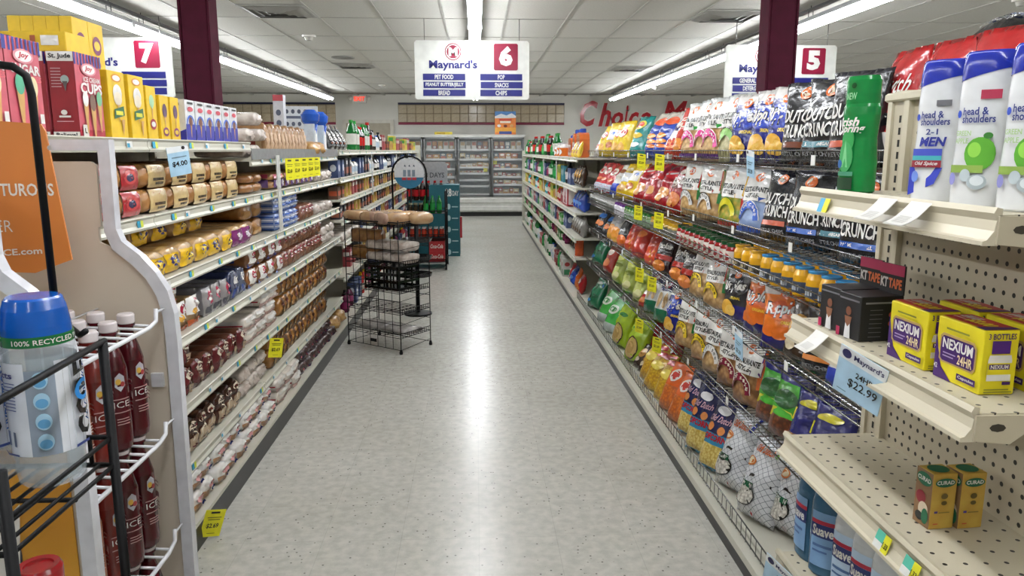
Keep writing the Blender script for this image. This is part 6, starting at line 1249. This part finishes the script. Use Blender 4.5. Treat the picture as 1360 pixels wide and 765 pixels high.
# ================================================================ black wire bread rack standing in the aisle
A0, U, V = Vector((-.57, 5.48, 0)), Vector((-.44, .332, 0)), Vector((.203, .281, 0))
br = thing('wire_bread_rack', 'free standing black wire rack in the aisle with few bread bags', 'display rack', (0, 0, 0))
def q(a, b, z_): p = A0 + U * a + V * b; return (p.x, p.y, z_)
for a, b in ((0, 0), (1, 0), (0, 1), (1, 1)):
    obj('post', MB().rod([q(a, b, .03), q(a, b, 1.0)], .0042, bl, 6), br)
    obj('foot', MB().lathe([(.012, 0), (.014, .012), (.008, .035), (0, .035)], bl, 10), br, q(a, b, 0))
def tier(z_, slope=0.0, fence=.035):
    mb = MB()
    for k in range(9): mb.rod([q(0, k / 8, z_ + slope * k / 8), q(1, k / 8, z_ + slope * k / 8)], .0025, bl, 4)
    for k in range(4): mb.rod([q(k / 3, 0, z_), q(k / 3, 1, z_ + slope)], .0025, bl, 4)
    for k in range(15): mb.rod([q(0, k / 14, z_ + slope * k / 14), q(0, k / 14, z_ + slope * k / 14 + fence)], .0018, bl, 4)
    mb.rod([q(0, 0, z_ + fence), q(0, 1, z_ + slope + fence)], .003, bl, 5); mb.rod([q(1, 0, z_ + fence), q(1, 1, z_ + slope + fence)], .003, bl, 5); mb.rod([q(0, 0, z_ + fence), q(1, 0, z_ + fence)], .003, bl, 5)
    return obj('wire_tier', mb, br)
for z_ in (.95, .66, .46, .3, .12): tier(z_)
sidef = MB()
for k in range(1, 7): sidef.rod([q(k / 7, 0, .03), q(k / 7, 0, .98)], .0022, bl, 4)
for z_ in (.03, .22, .4, .56, .78, .98): sidef.rod([q(0, 0, z_), q(1, 0, z_)], .0025, bl, 4); sidef.rod([q(0, 1, z_), q(1, 1, z_)], .0025, bl, 4); sidef.rod([q(0, 0, z_), q(0, 1, z_ + .02)], .0022, bl, 4); sidef.rod([q(1, 0, z_), q(1, 1, z_)], .0022, bl, 4)
obj('side_wires', sidef, br)
obj('label_plate', MB().box(-.03, -.004, -.012, .03, 0, .012, bl), br, q(.5, -.01, .075), (0, 0, R(-37)))
ang = math.atan2(U.y, U.x)
longb = [buns(.17, .085, .36, 2 + k_ % 2, 1, mat(('#c0a078', '#b89a80', '#c8a878')[k_], 'film', ('#9a7450', '#8a6a60', '#a8805a')[k_], 14), [('r', .2, .1, .8, .9, mat('#b8a8ac', 'film')), ('e', .5, .5, .2, .3, mat('#8a4a54', 'film')), ('r', .3, .7, .7, .85, WH)], k_) for k_ in range(3)]
for i, (a, b, zz, r_, lab) in enumerate(((.8, .35, .955, .4, 'long clear bread bag at the shelf side of the wire rack top'), (.45, .3, .955, .1, 'long clear bread bag across the middle of the wire rack top'), (.4, .75, .955, .3, 'long clear bread bag at the rear of the wire rack top'), (.1, .5, .955, 1.3, 'long clear bread bag hanging over the aisle side of the wire rack top'))):
    p = q(a, b, zz + .006); put('bread_bag', longb[i % 3], lab, 'bread', None, p[0], p[1], p[2], ang + PI / 2 + r_ - .4, 0)
for i, (a, b) in enumerate(((.85, .5), (.55, .5), (.25, .5))):
    p = q(a, b, .665)
    for lv in range(2): put('bakery_pack', LO['gold' if i < 1 else 'clear'][i], ('brown', 'grey', 'pale')[i] + ' bakery pack in the second tier of the wire rack', 'bread', '%s packs second tier' % ('brown', 'grey', 'pale')[i], p[0], p[1], p[2] + lv * (.13 if i < 1 else .09), ang + PI / 2, 0, (1.1, .9, 1))
ck = MB(); bk2 = mat('#0d0d0f', 'gloss')
ck.box(-.17, -.12, 0, .17, .12, .008, bk2)
for s_ in (-1, 1):
    for k in range(6): ck.box(-.17 + k * .066, s_ * .12 - .004, 0, -.16 + k * .066, s_ * .12 + .004, .18, bk2)
    for k in range(4): ck.box(s_ * .17 - .004, -.12 + k * .077, 0, s_ * .17 + .004, -.11 + k * .077, .18, bk2)
    for z_ in (.0, .055, .11, .16): ck.box(-.17, s_ * .12 - .005, z_, .17, s_ * .12 + .005, z_ + .02, bk2); ck.box(s_ * .17 - .005, -.12, z_, s_ * .17 + .005, .12, z_ + .02, bk2)
p = q(.42, .5, .465); obj('plastic_crate', ck, None, p, (0, 0, ang), 'black slatted plastic crate on the middle tier of the wire rack', 'crate')
p = q(.5, .5, .465); 
sl = [loaf(.2, .045, .3, mat('#b8b4b0', 'film', '#8a8684', 16), [], [], seed=s, n=2.4, lump=.2) for s in (7, 8)]
for i, (a, b) in enumerate(((.3, .5), (.72, .5))):
    p = q(a, b, .126); put('bakery_pack', sl[i], ('clear flat bag on the lowest tier of the wire rack, aisle side', 'clear flat bag on the lowest tier of the wire rack, shelf side')[i], 'bag', None, p[0], p[1], p[2], ang + PI / 2)
# ================================================================ spinner stand behind it
sp = thing('tray_stand', 'slim black pole stand with round trays behind the wire bread rack', 'stand', (-.55, 6.9, 0))
obj('base', MB().lathe([(.13, 0), (.13, .015), (.03, .022)], bl, 20), sp); obj('pole', MB().rod([(0, 0, .02), (0, 0, .95)], .02, bl, 10), sp)
for z_ in (.36, .52, .68): obj('tray', MB().lathe([(.0, z_), (.13, z_), (.14, z_ + .03), (.135, z_ + .03), (.125, z_ + .006)], mat('#232326', 'gloss'), 18), sp)
# ================================================================ soda merchandiser with round sign
cm = thing('cola_rack', 'black wire soda rack with a round white and teal sign on a hoop', 'display rack', (-.66, 9.8, 0))
obj('sign_hoop', MB().rod([(-.38, -.3, 0), (-.38, -.3, 1.22)] + [(-.17 - .21 * math.cos(R(g)), -.3, 1.22 + .21 * math.sin(R(g))) for g in range(0, 181, 15)] + [(.04, -.3, .85)], .012, bl, 8), cm)
rs = MB().lathe([(.0, -.006), (.185, -.006), (.185, .006), (0, .006)], mat('#d4d6d8'), 28)
S = flat(-.185, -.185, .37, .37, 0, 't')
rs.art([('p', [(.5 + .5 * math.cos(R(g)), .5 + .5 * math.sin(R(g))) for g in range(195, 346, 10)], mat('#1f6a8a'))] + [('r', .3 + .15 * k, .4, .4 + .15 * k, .62, mat('#7a8a98')) for k in range(3)] + [('p', [(.33 + .15 * k, .74), (.37 + .15 * k, .8), (.4 + .15 * k, .72)], mat('#3a4a5a')) for k in range(3)] + [('r', .26 + .17 * k, .28, .4 + .17 * k, .37, mat('#b02a34')) for k in range(3)], lambda u, v, o: (-.185 + .37 * u, -.185 + .37 * v, .006 + o))
obj('round_sign', rs, cm, (-.17, -.3, 1.22), (R(90), 0, 0))
fr2 = MB()
for x in (-.2, .27):
    for y in (-.25, .25): fr2.rod([(x, y, .06), (x, y, 1.0)], .012, bl, 6)
for z_ in (.1, .42, .72): 
    fr2.rod([(-.2, -.25, z_ + .03), (.27, -.25, z_ + .03), (.27, .25, z_ + .03), (-.2, .25, z_ + .03)], .006, bl, 5, True)
    fr2.box(-.2, -.25, z_ - .005, .27, .25, z_, bl)
obj('frame', fr2, cm)
for x in (-.2, .27):
    for y in (-.25, .25): obj('caster', MB().lathe([(.0, -.012), (.03, -.012), (.03, .012), (0, .012)], bl, 12), cm, (x, y, .03), (0, R(90), 0))
can12 = carton(.2, .13, .4, mat('#a81820'), [('t', 'Coca-Cola', .1, .3, .9, .7, WH, {'s': .3})], [('t', 'Coca-Cola', .1, .3, .9, .7, WH, {'s': .3})])
for i, (x, z_) in enumerate(((.1, .101), (.1, .232))): put('soda_case', can12, 'red cola twelve pack in the bottom of the soda rack', 'carton', 'red cola twelve packs', -.66 + x + .05, 9.8, z_, 0)
cc = bottle(.034, .23, P('#1a0c0a'), P('#a81820'), P('#a81820')); cg = bottle(.034, .22, P('#0f6a2a'), P('#1c8a3a'), P('#1f8a3c')); cr_ = jar(.031, .12, P('#8a2a20'), P('#b8b8b8'), P('#a83424')); cd = jar(.031, .12, P('#2a2418'), P('#8a8a6a'), P('#3a3020'))
for i in range(6):
    for j in range(2): put('soda_can', cr_, 'red soda can in the middle of the soda rack', 'can', 'red soda cans', -.66 - .16 + i * .075, 9.62 + j * .08, .421, 0)
for i in range(3): put('soda_bottle', cg, 'green soda bottle in the upper tier of the soda rack', 'bottle', 'green soda bottles in rack', -.66 + .02 + i * .085, 9.61, .721, 0)
for i in range(5): put('soda_can', cd, 'dark can beside the green bottles in the soda rack', 'can', 'dark cans in soda rack', -.66 - .32 + i * .066 + .14, 9.69, .721, 0)
# cola bottles on a teal stand behind, cardboard tower
ts = thing('teal_display_stand', 'teal cardboard floor display with 28 DAY printing', 'display', (-.44, 11.0, 0))
tl = mat('#0f5a66'); 
tb = MB().box(-.23, -.2, 0, .2, .2, 1.02, tl)
tb.art([('t', '28', .1, .84, .5, .95, WH, {'b': .03}), ('t', 'DAY', .55, .85, .95, .92, WH)] + [('e', .3, .7 - .16 * k, .12, .04, mat('#a8c8cc')) for k in range(5)] + [('r', .5, .69 - .16 * k, .9, .705 - .16 * k, mat('#a8c8cc')) for k in range(5)], flat(-.02, 0, .22, 1.02, -.2))
obj('tower', tb, ts); obj('side_wing', MB().box(-.55, -.16, 0, -.23, .2, .8, tl), ts); obj('header', MB().prism([(-.5, 1.02), (.0, 1.02), (.02, 1.05), (.02, 1.3), (-.02, 1.34), (-.46, 1.34), (-.5, 1.3)], .17, .185, 'y', mat('#9a9a9c')).art([('t', '28 DAYS', .3, .3, .95, .55, mat('#4a4a50'))], flat(-.5, 1.02, .5, .3, .17)), ts)
obj('red_flap', MB().box(.2, -.05, .25, .23, .05, .55, mat('#b0202a')), ts)
for i in range(6):
    for j in range(2): put('cola_bottle', cc, 'dark cola bottle with red label on the teal display', 'bottle', 'dark cola bottles', -.95 + i * .09, 10.86 + j * .1, .802, 0, 0, 1.2)
